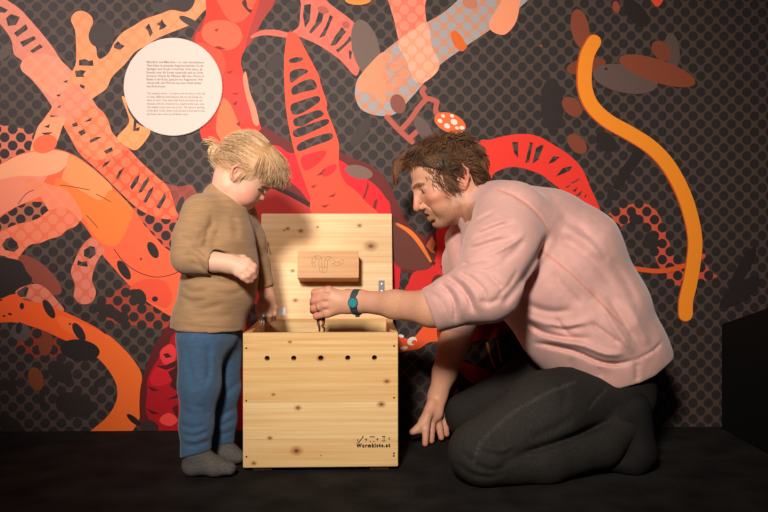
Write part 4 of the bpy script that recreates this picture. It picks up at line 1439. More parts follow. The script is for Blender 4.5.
# ---- jeans and shoes
def jeans():
    F = Field(np.array((.0, 1.84, -.01)), np.array((.84, 2.55, .42)), .0045)
    F.ell(P(606, 370, 2.25), (.125, .170, .105), .03)
    F.ell(P(616, 396, 2.20), (.105, .105, .085), .03)
    F.chain([P(596, 394, 2.16), P(545, 412, 2.075), P(482, 450, 1.995)], [.098, .096, .073], .035, u=(0, 1, 0), us=.95)
    F.ell(P(477, 453, 1.99), (.066, .06, .066), .03)
    F.chain([P(486, 461, 1.99), P(545, 459, 2.03), P(600, 444, 2.08), P(622, 424, 2.10)], [.060, .060, .056, .048], .02)
    F.chain([P(590, 372, 2.36), P(530, 388, 2.40), P(466, 413, 2.42)], [.11, .085, .060], .04)
    F.ell(P(465, 416, 2.42), (.054, .058, .058), .02)
    F.chain([P(468, 424, 2.43), P(540, 424, 2.43), P(606, 408, 2.39)], [.045, .055, .05], .02)
    S = lambda pts, wd, a: F.fold(pts, wd, a, 1.84, 2.2)
    S([(515, 455), (535, 450), (560, 442), (590, 430), (612, 420)], 3.5, .014)
    S([(470, 440), (484, 452), (500, 456), (516, 450)], 2.4, .005); S([(462, 452), (478, 466), (496, 470), (512, 462)], 2.6, .006)
    S([(458, 464), (472, 474), (490, 477), (506, 472)], 2.4, .005); S([(484, 444), (500, 450), (514, 446)], 2.2, -.004)
    S([(500, 462), (520, 458), (544, 460)], 3, .006); S([(480, 436), (492, 446), (504, 448)], 2, .004)
    S([(560, 380), (566, 396), (560, 412)], 4, .004); S([(520, 386), (530, 400), (526, 416)], 4, .003)
    S([(606, 388), (596, 398), (589, 408)], 1.4, .003); S([(530, 438), (552, 430), (574, 416)], 4, .005)
    S([(575, 382), (550, 392), (520, 408), (497, 426), (480, 444), (474, 462)], 1.2, -.002)
    sl, X, Y, Z = F.full()
    F.F = np.maximum(F.F, (-(Z - .002)).astype(np.float32) + 0 * F.F)
    V, Q = F.mesh()
    V = relax(V, Q, 2)
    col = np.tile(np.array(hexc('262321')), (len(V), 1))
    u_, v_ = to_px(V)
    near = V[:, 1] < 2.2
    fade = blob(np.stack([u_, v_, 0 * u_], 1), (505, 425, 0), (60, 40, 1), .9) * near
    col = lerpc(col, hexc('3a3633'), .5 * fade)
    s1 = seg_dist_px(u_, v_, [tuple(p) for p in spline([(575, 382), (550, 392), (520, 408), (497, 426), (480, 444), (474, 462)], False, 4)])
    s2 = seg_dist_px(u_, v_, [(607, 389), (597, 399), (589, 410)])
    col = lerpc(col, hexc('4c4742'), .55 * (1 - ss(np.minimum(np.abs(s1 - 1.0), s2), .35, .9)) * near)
    return V, Q, col


denim = attr_mat('black_denim', 0.85, bump=(700, 0.35), spec=0.2, weave=(240, (1, 1, .35), .22))
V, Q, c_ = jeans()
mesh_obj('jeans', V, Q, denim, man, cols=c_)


def shoe(name, dx, dY):
    o = np.array((dx, dY, 0))
    F = Field(np.array((.50, 1.98, -.005)) + o, np.array((.80, 2.22, .26)) + o, .004)
    base = lambda px, py: P(px, py, 2.10) + o
    F.cone(base(634, 408), base(638, 452), .043, .045, .02, u=(0, 1, 0), us=.95)
    F.cone(base(638, 452), base(632, 462), .042, .036, .02, u=(0, 1, 0), us=1.1)
    F.cone(base(632, 462), base(612, 462), .030, .024, .02, u=(0, 1, 0), us=1.3)
    F.cone(base(622, 418), base(618, 424), .046, .045, .01)
    F.F = np.maximum(F.F, (-(F.full()[3] - .001)).astype(np.float32) + 0 * F.F)
    V, Q = F.mesh()
    return relax(V, Q, 2), Q


shoe_m = mat('black_canvas', hexc('181616'), 0.8, spec=.2)
for dx, dY in ((0, 0), (-.02, .30)):
    V, Q = shoe('shoe', dx, dY)
    s_ = mesh_obj('shoe', V, Q, shoe_m, man)
    if dx == 0:
        tubes_obj('lace_eyelet', [[P(609, 441.6, 2.03), P(613.5, 441, 2.03)], [P(606, 448.2, 2.03), P(611.5, 448.0, 2.03)]], [.0016] * 2, mat('pale_eyelet', hexc('c9c6c2'), .5), s_, 6)

# ---- wristwatch and ring
wa = P(357.5, 302.0, 2.158)
ad = (P(395, 304, 2.115) - P(350, 302, 2.165))
ad /= np.linalg.norm(ad)
ring_u = np.cross(ad, (0, 1, 0))
ring_u /= np.linalg.norm(ring_u)
ring_v = np.cross(ad, ring_u)
strap_m = mat('slate_strap', hexc('34434c'), 0.6)
V, Fc = [], []
ns = 48
for i in range(ns):
    t = 2 * PI * i / ns
    face = max(0.0, math.cos(t)) ** 2
    hw = .0088 + .0025 * face
    for (rr, off) in ((1.02, -hw), (1.13, -hw), (1.13, hw), (1.02, hw)):
        ruu, rvv = .0302 * rr, .0244 * rr
        vv = -ring_v if ring_v[1] > 0 else ring_v
        V.append(wa + vv * (math.cos(t) * rvv) + ring_u * (math.sin(t) * ruu) + ad * off + ad * .10 * ring_u[2] * math.sin(t) * 0)
for i in range(ns):
    for k2 in range(4):
        a, b = i * 4 + k2, i * 4 + (k2 + 1) % 4
        c, d = ((i + 1) % ns) * 4 + (k2 + 1) % 4, ((i + 1) % ns) * 4 + k2
        Fc.append((a, b, c, d))
watch = mesh_obj('wristwatch', V, Fc, strap_m, man, smooth=False)
watch['label'] = 'slate strap watch with teal dial'
vv = -ring_v if ring_v[1] > 0 else ring_v


def disc_between(name, c, nrm, r, depth, m, parent, sc2=1.0):
    bm = bmesh.new()
    bmesh.ops.create_cone(bm, cap_ends=True, segments=32, radius1=r, radius2=r * .93, depth=depth)
    o = bm_obj(name, bm, m, parent)
    o.location = c
    o.rotation_euler = Vector(nrm).to_track_quat('Z', 'Y').to_euler()
    o.scale = (1, sc2, 1)
    return o


bk = bm_obj('buckle', bm_box((-.006, -.004, -.005), (.006, .004, .005), .001), mat('black_buckle', hexc('101214'), .4), watch)
bk.location = wa + vv * .004 - np.array((0, 0, 1.0)) * .034 + ad * .002
wn_ = vv
wc0 = wa + vv * .0262
disc_between('watch_case', wc0, wn_, .0152, .007, strap_m, watch)
disc_between('watch_dial', wc0 + vv * .0037, wn_, .0122, .001, mat('teal_dial', hexc('2f8f98'), .3, bump=(400, .3), var=.35, vscale=500), watch)
rg = (P(326, 305.2, 2.165) * .35 + P(313.8, 308.4, 2.174) * .65)
dr = P(313.8, 308.4, 2.174) - P(325, 305.2, 2.165)
dr /= np.linalg.norm(dr)
e1 = np.cross(dr, (0, 0, 1)); e1 /= np.linalg.norm(e1)
e2 = np.cross(dr, e1)
pts = [rg + (e1 * math.cos(t) + e2 * math.sin(t)) * .0118 for t in np.linspace(0, 2 * PI, 25)]
tubes_obj('ring', [pts], [.0012], mat('gold_ring', hexc('b08a50'), .3, metal=1), man, 8)


# ---- hair
def strands(name, roots, dirs, norms, length, m, parent, pushc, pushr, R, grav=.35, curl=.25, lift=.35, rad=.0011, clump=0, seg=9, cols=None, gdir=(0, 0, -1), wob=None):
    """tapering strands grown from scalp roots; kept outside the skull ellipsoid"""
    VV, FF, CC = [], [], []
    g = np.array(gdir, float)
    sides = 4
    b = 0
    for i in range(len(roots)):
        p = np.array(roots[i], float)
        d0, n = dirs[i], norms[i]
        ln = length[i]
        st = ln / seg
        d = d0 + n * lift
        d /= np.linalg.norm(d)
        path = [p - n * .004]
        ph = rng.random(3) * 6.28
        ax = rng.normal(size=3)
        ax /= np.linalg.norm(ax)
        for s_ in range(seg):
            t = (s_ + 1) / seg
            cur = np.array((math.sin(ph[0] + 5 * t), math.sin(ph[1] + 5 * t), math.sin(ph[2] + 5 * t))) * curl
            if wob is not None: cur = cur + wob[i] * math.sin(4.5 * t + ph[0] * .3)
            d = d + (g * grav * t + d0 * .25 + cur) * .35
            d /= np.linalg.norm(d)
            p = p + d * st
            q = R @ (p - pushc)
            k = math.sqrt(((q / pushr) ** 2).sum())
            if k < 1.0: p = pushc + (p - pushc) / k * 1.005
            path.append(p.copy())
        rr = [rad * (1 - .75 * (j / seg) ** 2) for j in range(seg + 1)]
        v, f = tube(path, rr, sides, cap=False)
        VV += v
        FF += [tuple(x + b for x in q_) for q_ in f]
        b += len(v)
        CC += [cols[i]] * len(v)
    return np.array([tuple(v) for v in VV]), FF, np.array(CC)


hair_mat = attr_mat('hair', 0.5, spec=0.35)


def man_hair():
    c0, r0 = H((-.014, 0, .042)), np.array((.1025, .0825, .0895))
    # cap
    F = Field(np.array((-.02, 2.12, .62)), np.array((.34, 2.40, .93)), .0026)
    F.ell(H((-.014, 0, .042)), (.101, .081, .088), 0, R=H.R)
    F.ell(H((.026, -.006, .086)), (.060, .062, .040), .02, R=H.R)
    F.ell(H((.024, 0, .052)), (.062, .0725, .060), .02, R=H.R)
    F.ell(H((-.070, 0, .005)), (.045, .062, .055), .02, R=H.R)
    sl, X, Y, Z = F.full()
    q = [(X - H.O[0]) * H.R[i][0] + (Y - H.O[1]) * H.R[i][1] + (Z - H.O[2]) * H.R[i][2] for i in range(3)]
    f_, l_, u_ = q
    al = np.abs(l_)
    front = .062 + .0 * al - .55 * np.maximum(al - .03, 0)                     # hairline height on the forehead
    # keep region: above hairline at the front, above the ears at the sides, down to the nape at the back
    lim = np.interp(f_, [-.12, -.075, -.062, -.052, -.030, -.018, -.010, .02, .045, .075, .11], [-.055, -.050, -.030, .030, .036, .016, -.004, .036, .052, .070, .078])
    F.F = np.maximum(F.F, ((lim - u_) * .7).astype(np.float32))
    V0, Q0 = F.mesh()
    V0 = relax(V0, Q0, 3)
    tri = [tuple(x) for x in Q0]
    col0 = np.tile(np.array(hexc('3a2619')), (len(V0), 1))
    # strand roots from the cap surface
    P0 = V0[Q0].mean(1)
    nr = np.cross(V0[Q0[:, 1]] - V0[Q0[:, 0]], V0[Q0[:, 2]] - V0[Q0[:, 0]])
    nr /= np.maximum(np.linalg.norm(nr, axis=1), 1e-9)[:, None]
    qq = H.inv(P0)
    out = ((P0 - c0) * nr).sum(1) > 0.02
    ok = np.where(out)[0]
    pick = rng.choice(ok, 3600, replace=False)
    roots, dirs, norms, ln, cols, wob = [], [], [], [], [], []
    ncl = 150
    ctr = qq[rng.choice(ok, ncl, replace=False)]
    clj = rng.normal(size=(ncl, 3)) * .30
    clw = rng.normal(size=(ncl, 3)) * .38
    cll = .75 + .5 * rng.random(ncl)
    clc = rng.random(ncl)
    for i in pick:
        f, l, u = qq[i]
        top = ss(np.array([u]), .06, .115)[0]
        fr = ss(np.array([f]), -.02, .04)[0]
        # on top the hair is swept forward and over to the far side, lower down back and down
        dtop = np.array((.55 * fr - .35 * (1 - fr), -.55 if l < .03 else .35, .05))
        dside = np.array((-.35 - .45 * (1 - ss(np.array([f]), -.04, .05)[0]), .1 * np.sign(l), -.70))
        dl = dtop * top + dside * (1 - top)
        j = np.argmin(((ctr - qq[i]) ** 2).sum(1))
        dl = dl + clj[j] + rng.normal(size=3) * .07
        n = nr[i]
        dw = H.R.T @ dl
        dw = dw - n * (dw @ n) * .9
        dw /= np.linalg.norm(dw)
        roots.append(P0[i]); dirs.append(dw); norms.append(n)
        L_ = (.026 + .030 * top) * cll[j]
        if f > .02: L_ *= .55
        if f < -.05 and u < .03: L_ *= .75
        ln.append(L_)
        wob.append(H.R.T @ clw[j])
        base = np.array(hexc('422a1b')) * (1 - clc[j]) + np.array(hexc('80593c')) * clc[j]
        cols.append(base * (.85 + .3 * rng.random()))
    Vs, Fs, Cs = strands('hair', roots, dirs, norms, ln, None, None, c0, r0, H.R, grav=.45, curl=.20, lift=.28, rad=.0011, cols=cols, wob=wob)
    nb = len(V0)
    VV = [V0, Vs]
    FF = tri + [tuple(x + nb for x in f) for f in Fs]
    CC = [col0, Cs]
    nb = len(V0) + len(Vs)
    # the quiff: swept over the forehead to the far side, where it falls forward
    ncq = 30
    cq = rng.normal(size=(ncq, 4))
    for _ in range(1700):
        c_i = int(rng.random() * ncq)
        a = (c_i + .5) / ncq                        # 0 near side ... 1 far side
        l0 = .044 - .104 * a + .006 * rng.normal()
        far = ss(np.array([-l0]), -.012, .03)[0]
        drop = .105 * (1 - math.sqrt(max(0, 1 - (l0 / .085) ** 2)))
        r1, r2 = rng.random(), rng.random()
        j = cq[c_i]
        A_ = np.array((.004 + .036 * r1, l0, .118 - drop + .004 * r2))
        B_ = np.array((.062 + .008 * far, l0 - .010, .112 + .006 * far - drop * .8 + .010 * (r2 - .5) + .003 * j[0]))
        C_ = np.array((.078 + .040 * far, l0 - .022, .086 + .004 * far - drop * .6 + .012 * (r2 - .5) + .004 * j[1]))
        D_ = np.array((.080 + .046 * far + .006 * j[2], l0 - .026 + .004 * j[3], .072 - .034 * far - drop * .3 + .012 * (r2 - .5)))
        pts = spline([A_, B_, C_, D_], False, 5)
        end = .60 + .12 * rng.random() + .32 * far * rng.random() ** .6
        m_ = max(4, int(len(pts) * end))
        pts = [H(p + np.array((0, 1, .4)) * .0022 * math.sin(i * .8 + j[0] * 3)) for i, p in enumerate(pts[:m_])]
        v, f = tube(pts, [.0011 * (1 - .7 * (i / (m_ - 1)) ** 2) for i in range(m_)], 4, False)
        VV.append(np.array([tuple(x) for x in v]))
        FF += [tuple(x + nb for x in q_) for q_ in f]
        k_ = rng.random() * .5 + .5 * abs(math.sin(3 * j[1]))
        CC.append(np.tile((np.array(hexc('52331f')) * (1 - k_) + np.array(hexc('85583a')) * k_) * (.85 + .3 * rng.random()), (len(v), 1)))
        nb += len(v)
    return np.concatenate(VV), FF, np.concatenate(CC)


V, Fc, c_ = man_hair()
mesh_obj('hair', V, Fc, hair_mat, man, cols=c_)

# ---- small earthworm pinched in the fist
wm_m = mat('worm_skin', hexc('5a2418'), 0.35)
wp = spline([P(319.5, 331.5, 2.19), P(319.4, 327, 2.19), P(318.2, 323, 2.192), P(318.6, 319, 2.195), P(321, 316, 2.2), P(323.5, 318.5, 2.197), P(323.6, 323, 2.19), P(322.6, 326, 2.188), P(324.2, 328.5, 2.187), P(324.0, 331.8, 2.187)], False, 6)
wpp = [tuple(p) for p in wp]
n_ = len(wpp)
o = tubes_obj('earthworm', [wpp], [[.0042 * (.55 + .45 * math.sin(PI * min(1, (i + 2) / n_ * 1.02))) for i in range(n_)]], wm_m, None, 10)
tag(o, 'small reddish brown earthworm dangling from the fist of the man', 'worm')

# ------------------------------------------------------------------ the child, standing left of the box
KH = HeadFrame((243, 176), 2.115, 32, 1, -1)
K = KH


def child_head():
    F = Field(np.array((-.54, 1.94, .60)), np.array((-.22, 2.30, .90)), .002)
    F.ell(K((.000, 0, .034)), (.074, .065, .070), 0, R=K.R)
    F.ell(K((.030, 0, .028)), (.044, .056, .046), .02, R=K.R)
    F.ell(K((.018, 0, -.022)), (.048, .053, .046), .02, R=K.R)
    for sg in (-1, 1):
        F.ell(K((.036, sg * .029, -.038)), (.027, .025, .025), .018, R=K.R)       # cheeks
        F.cone(K((-.012, sg * .042, -.040)), K((.034, sg * .012, -.066)), .014, .012, .02)
        F.cone(K((.062, sg * .030, .013)), K((.068, sg * .008, .011)), .006, .006, .012)
        F.ell(K((.074, sg * .025, -.003)), (.014, .0145, .009), .010, 'cut', R=K.R)
        F.ell(K((.0505, sg * .0250, -.003)), (.0125, .0135, .0108), .004, R=K.R)
        F.cone(K((.0660, sg * .015, -.0065)), K((.058, sg * .037, -.0070)), .0012, .0011, .002, 'cut')
        F.cone(K((.0655, sg * .015, -.0030)), K((.0575, sg * .037, -.0040)), .0019, .0016, .004)
    F.ell(K((.040, 0, -.066)), (.0135, .016, .0115), .012, R=K.R)
    F.ell(K((.050, 0, -.048)), (.0125, .021, .017), .012, R=K.R)
    F.cone(K((.063, 0, .000)), K((.0705, 0, -.0215)), .0056, .0062, .010)
    F.ell(K((.0705, 0, -.0235)), (.0072, .0075, .0062), .005, R=K.R)
    for sg in (-1, 1):
        F.ell(K((.0635, sg * .0090, -.0255)), (.0068, .0052, .0056), .004, R=K.R)
        F.ell(K((.0660, sg * .0052, -.0305)), (.0038, .0024, .0026), .002, 'cut', R=K.R)
    F.chain([K((.048, -.018, -.0455)), K((.0625, -.006, -.0425)), K((.064, 0, -.043)), K((.0625, .006, -.0425)), K((.048, .018, -.0455))], [.0024, .0042, .0046, .0042, .0024], .004)
    F.chain([K((.048, -.016, -.0485)), K((.0575, -.006, -.0535)), K((.0585, 0, -.054)), K((.0575, .006, -.0535)), K((.048, .016, -.0485))], [.0024, .0044, .005, .0044, .0024], .004)
    F.chain([K((.048, -.0175, -.047)), K((.063, -.005, -.0485)), K((.065, 0, -.0485)), K((.063, .005, -.0485)), K((.048, .0175, -.047))], [.0011, .0018, .002, .0018, .0011], .002, 'cut')
    for sg in (-1, 1):
        F.ell(K((-.007, sg * .060, -.002)), (.0135, .006, .0215), .005, R=K.R)
        rim = [K((.003, sg * .063, .010)), K((-.003, sg * .067, .0185)), K((-.013, sg * .070, .0175)), K((-.0195, sg * .070, .007)), K((-.0175, sg * .069, -.006)), K((-.010, sg * .067, -.017)), K((-.003, sg * .063, -.022))]
        F.chain(rim, [.0026, .003, .003, .003, .0028, .003, .003], .003)
        F.ell(K((-.0055, sg * .070, .000)), (.0072, .0052, .0125), .003, 'cut', R=K.R)
        F.cone(K((-.0105, sg * .067, .010)), K((-.011, sg * .067, -.002)), .0022, .0022, .003)
    F.chain([K((-.026, 0, -.020)), P(229, 192, 2.12), P(222, 212, 2.12)], [.043, .040, .046], .025)
    F.cone(P(222, 212, 2.12), P(220, 228, 2.12), .05, .06, .02)
    V, Q = F.mesh()
    V = relax(V, Q, 1)
    q = K.inv(V)
    c = np.tile(np.array(hexc('e9b99e')), (len(V), 1)) * (1 + .04 * (rng.random(len(V)) - .5))[:, None]
    for sg in (-1, 1):
        c = lerpc(c, hexc('d9705c'), .62 * blob(q, (.040, sg * .040, -.034), (.024, .026, .022), .8))
        c = lerpc(c, hexc('d0705c'), .5 * blob(q, (-.008, sg * .068, .0), (.016, .016, .026), .5))
        c = lerpc(c, hexc('c98468'), .5 * blob(q, (.062, sg * .025, -.002), (.010, .016, .009), .6))
        d = np.minimum.reduce([np.linalg.norm(q - np.array((.0685 - .010 * t * t, sg * (.013 + .025 * t), -.0065)), axis=1) for t in np.linspace(0, 1, 10)])
        c = lerpc(c, hexc('4a2f22'), .9 * (1 - ss(d, .0018, .0046)))           # lash line
        d = np.minimum.reduce([np.linalg.norm(q - np.array((.073 - .010 * t * t, sg * (.010 + .027 * t), .0125)), axis=1) for t in np.linspace(0, 1, 10)])
        c = lerpc(c, hexc('c09068'), .45 * (1 - ss(d, .002, .005)))
    c = lerpc(c, hexc('d8806c'), .5 * blob(q, (.074, 0, -.024), (.010, .012, .010), .6))
    lip = np.maximum(blob(q, (.0625, 0, -.0435), (.010, .017, .0040), .5), blob(q, (.058, 0, -.053), (.010, .015, .0045), .5))
    c = lerpc(c, hexc('c2564c'), .75 * lip)
    c = lerpc(c, hexc('7a2a26'), .8 * blob(q, (.060, 0, -.0482), (.009, .0165, .0018), .4))
    return V, Q, c


def child_near_hand():
    F = Field(np.array((-.50, 1.92, .44)), np.array((-.24, 2.12, .60)), .0016)
    Wr = P(221, 262.5, 2.00)
    F.chain([P(196, 260, 2.005), P(214, 262, 2.002), Wr], [.026, .0235, .0210], .01)
    F.cone(Wr, P(230, 264, 1.995), .0205, .0205, .012)
    F.cone(P(230, 264, 1.995), P(241, 266.5, 1.995), .0215, .0215, .012, u=(0, 1, 0), us=.62)
    M = [P(247.5, 262, 1.995), P(246, 266.5, 1.985), P(242.5, 270.5, 1.983), P(238, 272.5, 1.985)]
    PP = [P(254.0, 266.5, 1.992), P(253.0, 270.8, 1.984), P(248.0, 275.5, 1.980), P(243.2, 277.4, 1.980)]
    PT = [P(255.6, 272.5, 2.000), P(254.5, 276.5, 1.994), P(251.0, 280.2, 1.992), P(247.6, 281.0, 1.986)]
    for i, (a, b, c) in enumerate(zip(M, PP, PT)):
        F.cone(P(236, 265.5, 1.993), a, .013, .0108, .010)
        F.cone(a, b, .0092, .0080, .004)
        F.cone(b, c, .0080, .0066, .0025)
        if i < 3: F.cone(c, c + np.array((-.012, .012, -.004)), .0066, .006, .002)
    F.chain([P(233, 259, 2.005), P(243, 259, 2.018), P(249, 263, 2.024)], [.012, .010, .008], .006)
    V, Q = F.mesh()
    V = relax(V, Q, 1)
    return V, Q, skin_plain(V, 'e9b99e', 'd4806a', [(p, .014) for p in PT] + [(p, .009) for p in PP])


def child_far_hand():
    F = Field(np.array((-.42, 2.12, .34)), np.array((-.22, 2.36, .50)), .0016)
    F.chain([P(263, 280, 2.255), P(267, 295, 2.26)], [.023, .0195], .01)
    F.cone(P(267, 295, 2.26), P(268.5, 305, 2.256), .020, .022, .012, u=(0, 1, 0), us=.8)
    F.cone(P(268.5, 303, 2.256), P(266.5, 311, 2.252), .021, .019, .010, u=(0, 1, 0), us=.75)
    M = [P(262, 305.5, 2.238), P(266.5, 307.5, 2.234), P(271, 308.5, 2.236), P(274.5, 307.5, 2.242)]
    A = [P(260.0, 312.5, 2.228), P(265, 314.5, 2.222), P(270, 315.2, 2.226), P(274.2, 314, 2.234)]
    B = [P(262.0, 319.0, 2.244), P(266.3, 320.6, 2.240), P(270.2, 320.6, 2.242), P(273.6, 318.6, 2.248)]
    for a, b, c in zip(M, A, B):
        F.cone(P(268, 301, 2.250), a, .012, .0100, .008)
        F.cone(a, b, .0085, .0078, .003)
        F.cone(b, c, .0078, .0066, .0025)
    F.chain([P(261.5, 301, 2.246), P(258.6, 309, 2.238), P(259.2, 316.5, 2.234)], [.011, .0088, .0072], .006)
    V, Q = F.mesh()
    V = relax(V, Q, 1)
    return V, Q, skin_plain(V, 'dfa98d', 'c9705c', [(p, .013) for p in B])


def child_trunk():
    F = Field(np.array((-.56, 1.96, .0)), np.array((-.24, 2.30, .72)), .006)
    F.chain([P(222, 214, 2.12), P(216, 285, 2.12), P(209, 335, 2.12)], [.05, .065, .06], .02)
    F.chain([P(204, 216, 2.05), P(190, 256, 2.02), P(204, 262, 2.005)], [.035, .026, .022], .02)
    F.chain([P(238, 218, 2.19), P(254, 258, 2.24), P(263, 282, 2.255)], [.035, .025, .02], .02)
    for (a, b, c) in (((201, 342, 2.07), (197, 390, 2.065), (196, 458, 2.065)), ((222, 342, 2.15), (223, 390, 2.17), (221, 450, 2.185))):
        F.chain([P(*a), P(*b), P(*c)], [.04, .028, .022], .01)
    V, Q = F.mesh()
    return V, Q, skin_plain(V, 'e9b99e', 'e9b99e', [])


parts = [child_head(), child_near_hand(), child_far_hand(), child_trunk()]
V, Q = join([(a, b) for a, b, c in parts])
child = mesh_obj('person', V, Q, skin, None, cols=np.concatenate([c for a, b, c in parts]))
tag(child, 'blond toddler in tan sweater and blue trousers standing left of the wooden box', 'person')
for sg in (-1, 1):
    bm = bmesh.new()
    bmesh.ops.create_uvsphere(bm, u_segments=20, v_segments=14, radius=.0104)
    for f in bm.faces:
        c = Vector(f.calc_center_median()).normalized()
        gz = Vector(K.f * .85 - K.u * .5 + K.l * .1).normalized()
        f.material_index = 1 if c.dot(gz) > .84 else 0
    e = bm_obj('eye', bm, [eye_white, mat('iris_blue', hexc('3b4550'), .1)], child, True)
    e.location = K((.0506, sg * .0250, -.0032))
    # eyelashes
    lp = []
    for t in np.linspace(0, 1, 9):
        a = np.array((.0668 - .009 * t * t, sg * (.015 + .022 * t), -.0058))
        lp.append([K(a), K(a + np.array((.0035, sg * .0015 * t, -.0010))), K(a + np.array((.0060, sg * .003 * t, -.0005)))])
    tubes_obj('eyelashes', lp, [[.0005, .0004, .0002]] * len(lp), mat('lash', hexc('5a4030'), .6), child, 4)


def sweater():
    F = Field(np.array((-.60, 1.90, .28)), np.array((-.24, 2.34, .76)), .0034)
    A = [P(224, 211, 2.12), P(222.5, 240, 2.12), P(217, 287, 2.12), P(208.5, 322, 2.12), P(206, 345, 2.12)]
    R_ = [.056, .080, .090, .090, .090]
    for i in range(4):
        F.cone(A[i], A[i + 1], R_[i], R_[i + 1], .02, u=(0, 1, 0), us=(1.35, 1.2, 1.12, 1.12)[i])
    F.cone(P(221, 200, 2.12), P(224, 214, 2.12), .050, .058, .02)
    F.cone(P(236, 294, 2.12), P(236, 268, 2.12), .040, .055, .04)                       # belly
    F.chain([P(202, 214, 2.055), P(193, 238, 2.03), P(188.5, 256, 2.015)], [.052, .0465, .043], .02)
    F.cone(P(189, 257, 2.012), P(217, 263, 2.002), .042, .031, .012)
    F.chain([P(238, 217, 2.185), P(249, 240, 2.225), P(256, 264, 2.25), P(266, 291, 2.258)], [.052, .042, .034, .0275], .02)
    S = lambda pts, wd, a: F.fold(pts, wd, a, 1.90, 2.12)
    S([(212, 214), (210, 226), (206, 240), (202, 254)], 2.6, .0035)
    S([(214, 222), (206, 230), (198, 234)], 2.2, .0035); S([(210, 232), (202, 237), (196, 240)], 2, .003); S([(217, 232), (208, 230)], 2.2, -.004)
    S([(192, 246), (200, 250), (207, 258)], 2.0, .006); S([(186, 252), (196, 258), (202, 267)], 2.2, .005); S([(190, 262), (200, 266), (206, 272)], 2, .004); S([(200, 252), (206, 262), (208, 270)], 2, -.004)
    S([(181, 236), (188, 240), (194, 242)], 2.4, .004)
    S([(182, 286), (194, 292), (208, 290)], 2.6, .004); S([(180, 296), (192, 302), (206, 300)], 2.6, .004); S([(186, 306), (204, 309), (222, 304)], 3, .003)
    S([(208, 276), (220, 282), (238, 284)], 3, .004); S([(214, 292), (230, 294), (244, 290)], 3, .003); S([(192, 316), (214, 318), (234, 314)], 3, .002)
    S([(176, 324.5), (200, 327), (222, 328.5), (242, 328)], 1.2, .0022)
    S([(214, 254), (219, 262), (219, 271)], 1.2, .002)
    S([(232, 214), (236, 226), (236, 240)], 4, .003)
    F0 = F.F.copy()
    U, Vp, Yb = F.pix()
    hem = (Vp - np.interp(U, [160, 173, 178, 210, 243, 260], [327, 329.5, 332, 333.5, 331, 330])) * (Yb / FOC) * .8
    low = ss(Vp, 300, 310)
    F.F = np.maximum(F.F, hem.astype(np.float32))
    F.F = np.maximum(F.F, -(F0 + .005))
    F.chain([P(240, 188, 2.12), P(228, 199, 2.12), P(222, 214, 2.12)], [.05, .0455, .045], .004, 'cut')
    F.cone(P(219, 263.3, 2.001), P(236, 266, 1.995), .034, .05, .002, 'cut')
    F.cone(P(208, 261.5, 2.006), P(222, 264, 2.0), .022, .0240, .002, 'cut')
    F.cone(P(267.4, 294.5, 2.259), P(271, 306, 2.262), .034, .05, .002, 'cut')
    V, Q = F.mesh()
    V = relax(V, Q, 2)
    c = np.tile(np.array(hexc('a98562')), (len(V), 1))
    return V, Q, c


V, Q, c_ = sweater()
mesh_obj('sweater', V, Q, attr_mat('tan_wool', 0.95, bump=(420, .3), spec=.1, sheen=.25, weave=(90, (.25, .25, 1.6), .12)), child, cols=c_)


def trousers():
    F = Field(np.array((-.60, 1.92, .02)), np.array((-.33, 2.32, .46)), .0036)
    F.ell(P(209, 332, 2.12), (.080, .092, .075), .02)
    F.chain([P(201, 342, 2.075), P(199.5, 385, 2.068), P(196.5, 425, 2.066), P(195.5, 462, 2.066)], [.061, .051, .0405, .038], .02)
    F.chain([P(222, 342, 2.16), P(223.5, 388, 2.175), P(222, 420, 2.185), P(221, 454, 2.19)], [.056, .043, .037, .034], .02)
    S = lambda pts, wd, a: F.fold(pts, wd, a, 1.92, 2.10)
    S([(186, 345), (190, 368), (194, 392)], 3, .004); S([(206, 346), (210, 366), (206, 388)], 3, .005); S([(214, 350), (212, 372), (206, 392)], 3, -.003)
    S([(180, 424), (192, 428), (206, 425)], 2, .005); S([(182, 433), (194, 436), (209, 431)], 2, .005); S([(181, 443), (194, 446), (210, 440)], 2, .004); S([(183, 438.5), (194, 441), (208, 436)], 2.2, -.004)
    S([(196, 404), (204, 410), (208, 416)], 2.4, .004); S([(182, 408), (190, 414), (198, 416)], 2.6, .003)
    S2 = lambda pts, wd, a: F.fold(pts, wd, a, 2.10, 2.26)
    S2([(214, 416), (224, 414), (234, 408)], 2, .005); S2([(213, 426), (224, 425), (236, 418)], 2, .005); S2([(213, 434), (224, 434), (234, 430)], 2, .004); S2([(220, 396), (230, 390), (240, 380)], 3, .005)
    U, Vp, Yb = F.pix()
    h1 = (Vp - np.interp(U, [170, 181, 211, 240], [461, 458.5, 450.5, 448])) * (2.07 / FOC)
    h2 = (Vp - np.interp(U, [200, 210, 233, 250], [446, 446.5, 443.5, 443])) * (2.19 / FOC)
    w_ = (Yb < 2.128)
    F.F = np.maximum(F.F, np.where(w_, h1, h2).astype(np.float32))
    top = (328 - Vp) * (2.12 / FOC)
    F.F = np.maximum(F.F, top.astype(np.float32))
    V, Q = F.mesh()
    V = relax(V, Q, 2)
    return V, Q, np.tile(np.array(hexc('46617f')), (len(V), 1))


V, Q, c_ = trousers()
mesh_obj('trousers', V, Q, attr_mat('blue_jersey', 0.92, bump=(500, .3), spec=.12, sheen=.2, weave=(120, (.5, .5, 1.2), .12)), child, cols=c_)

sock_m = attr_mat('grey_wool_sock', .95, bump=(500, .5), spec=.1, weave=(300, (1, 1, 1), .3))


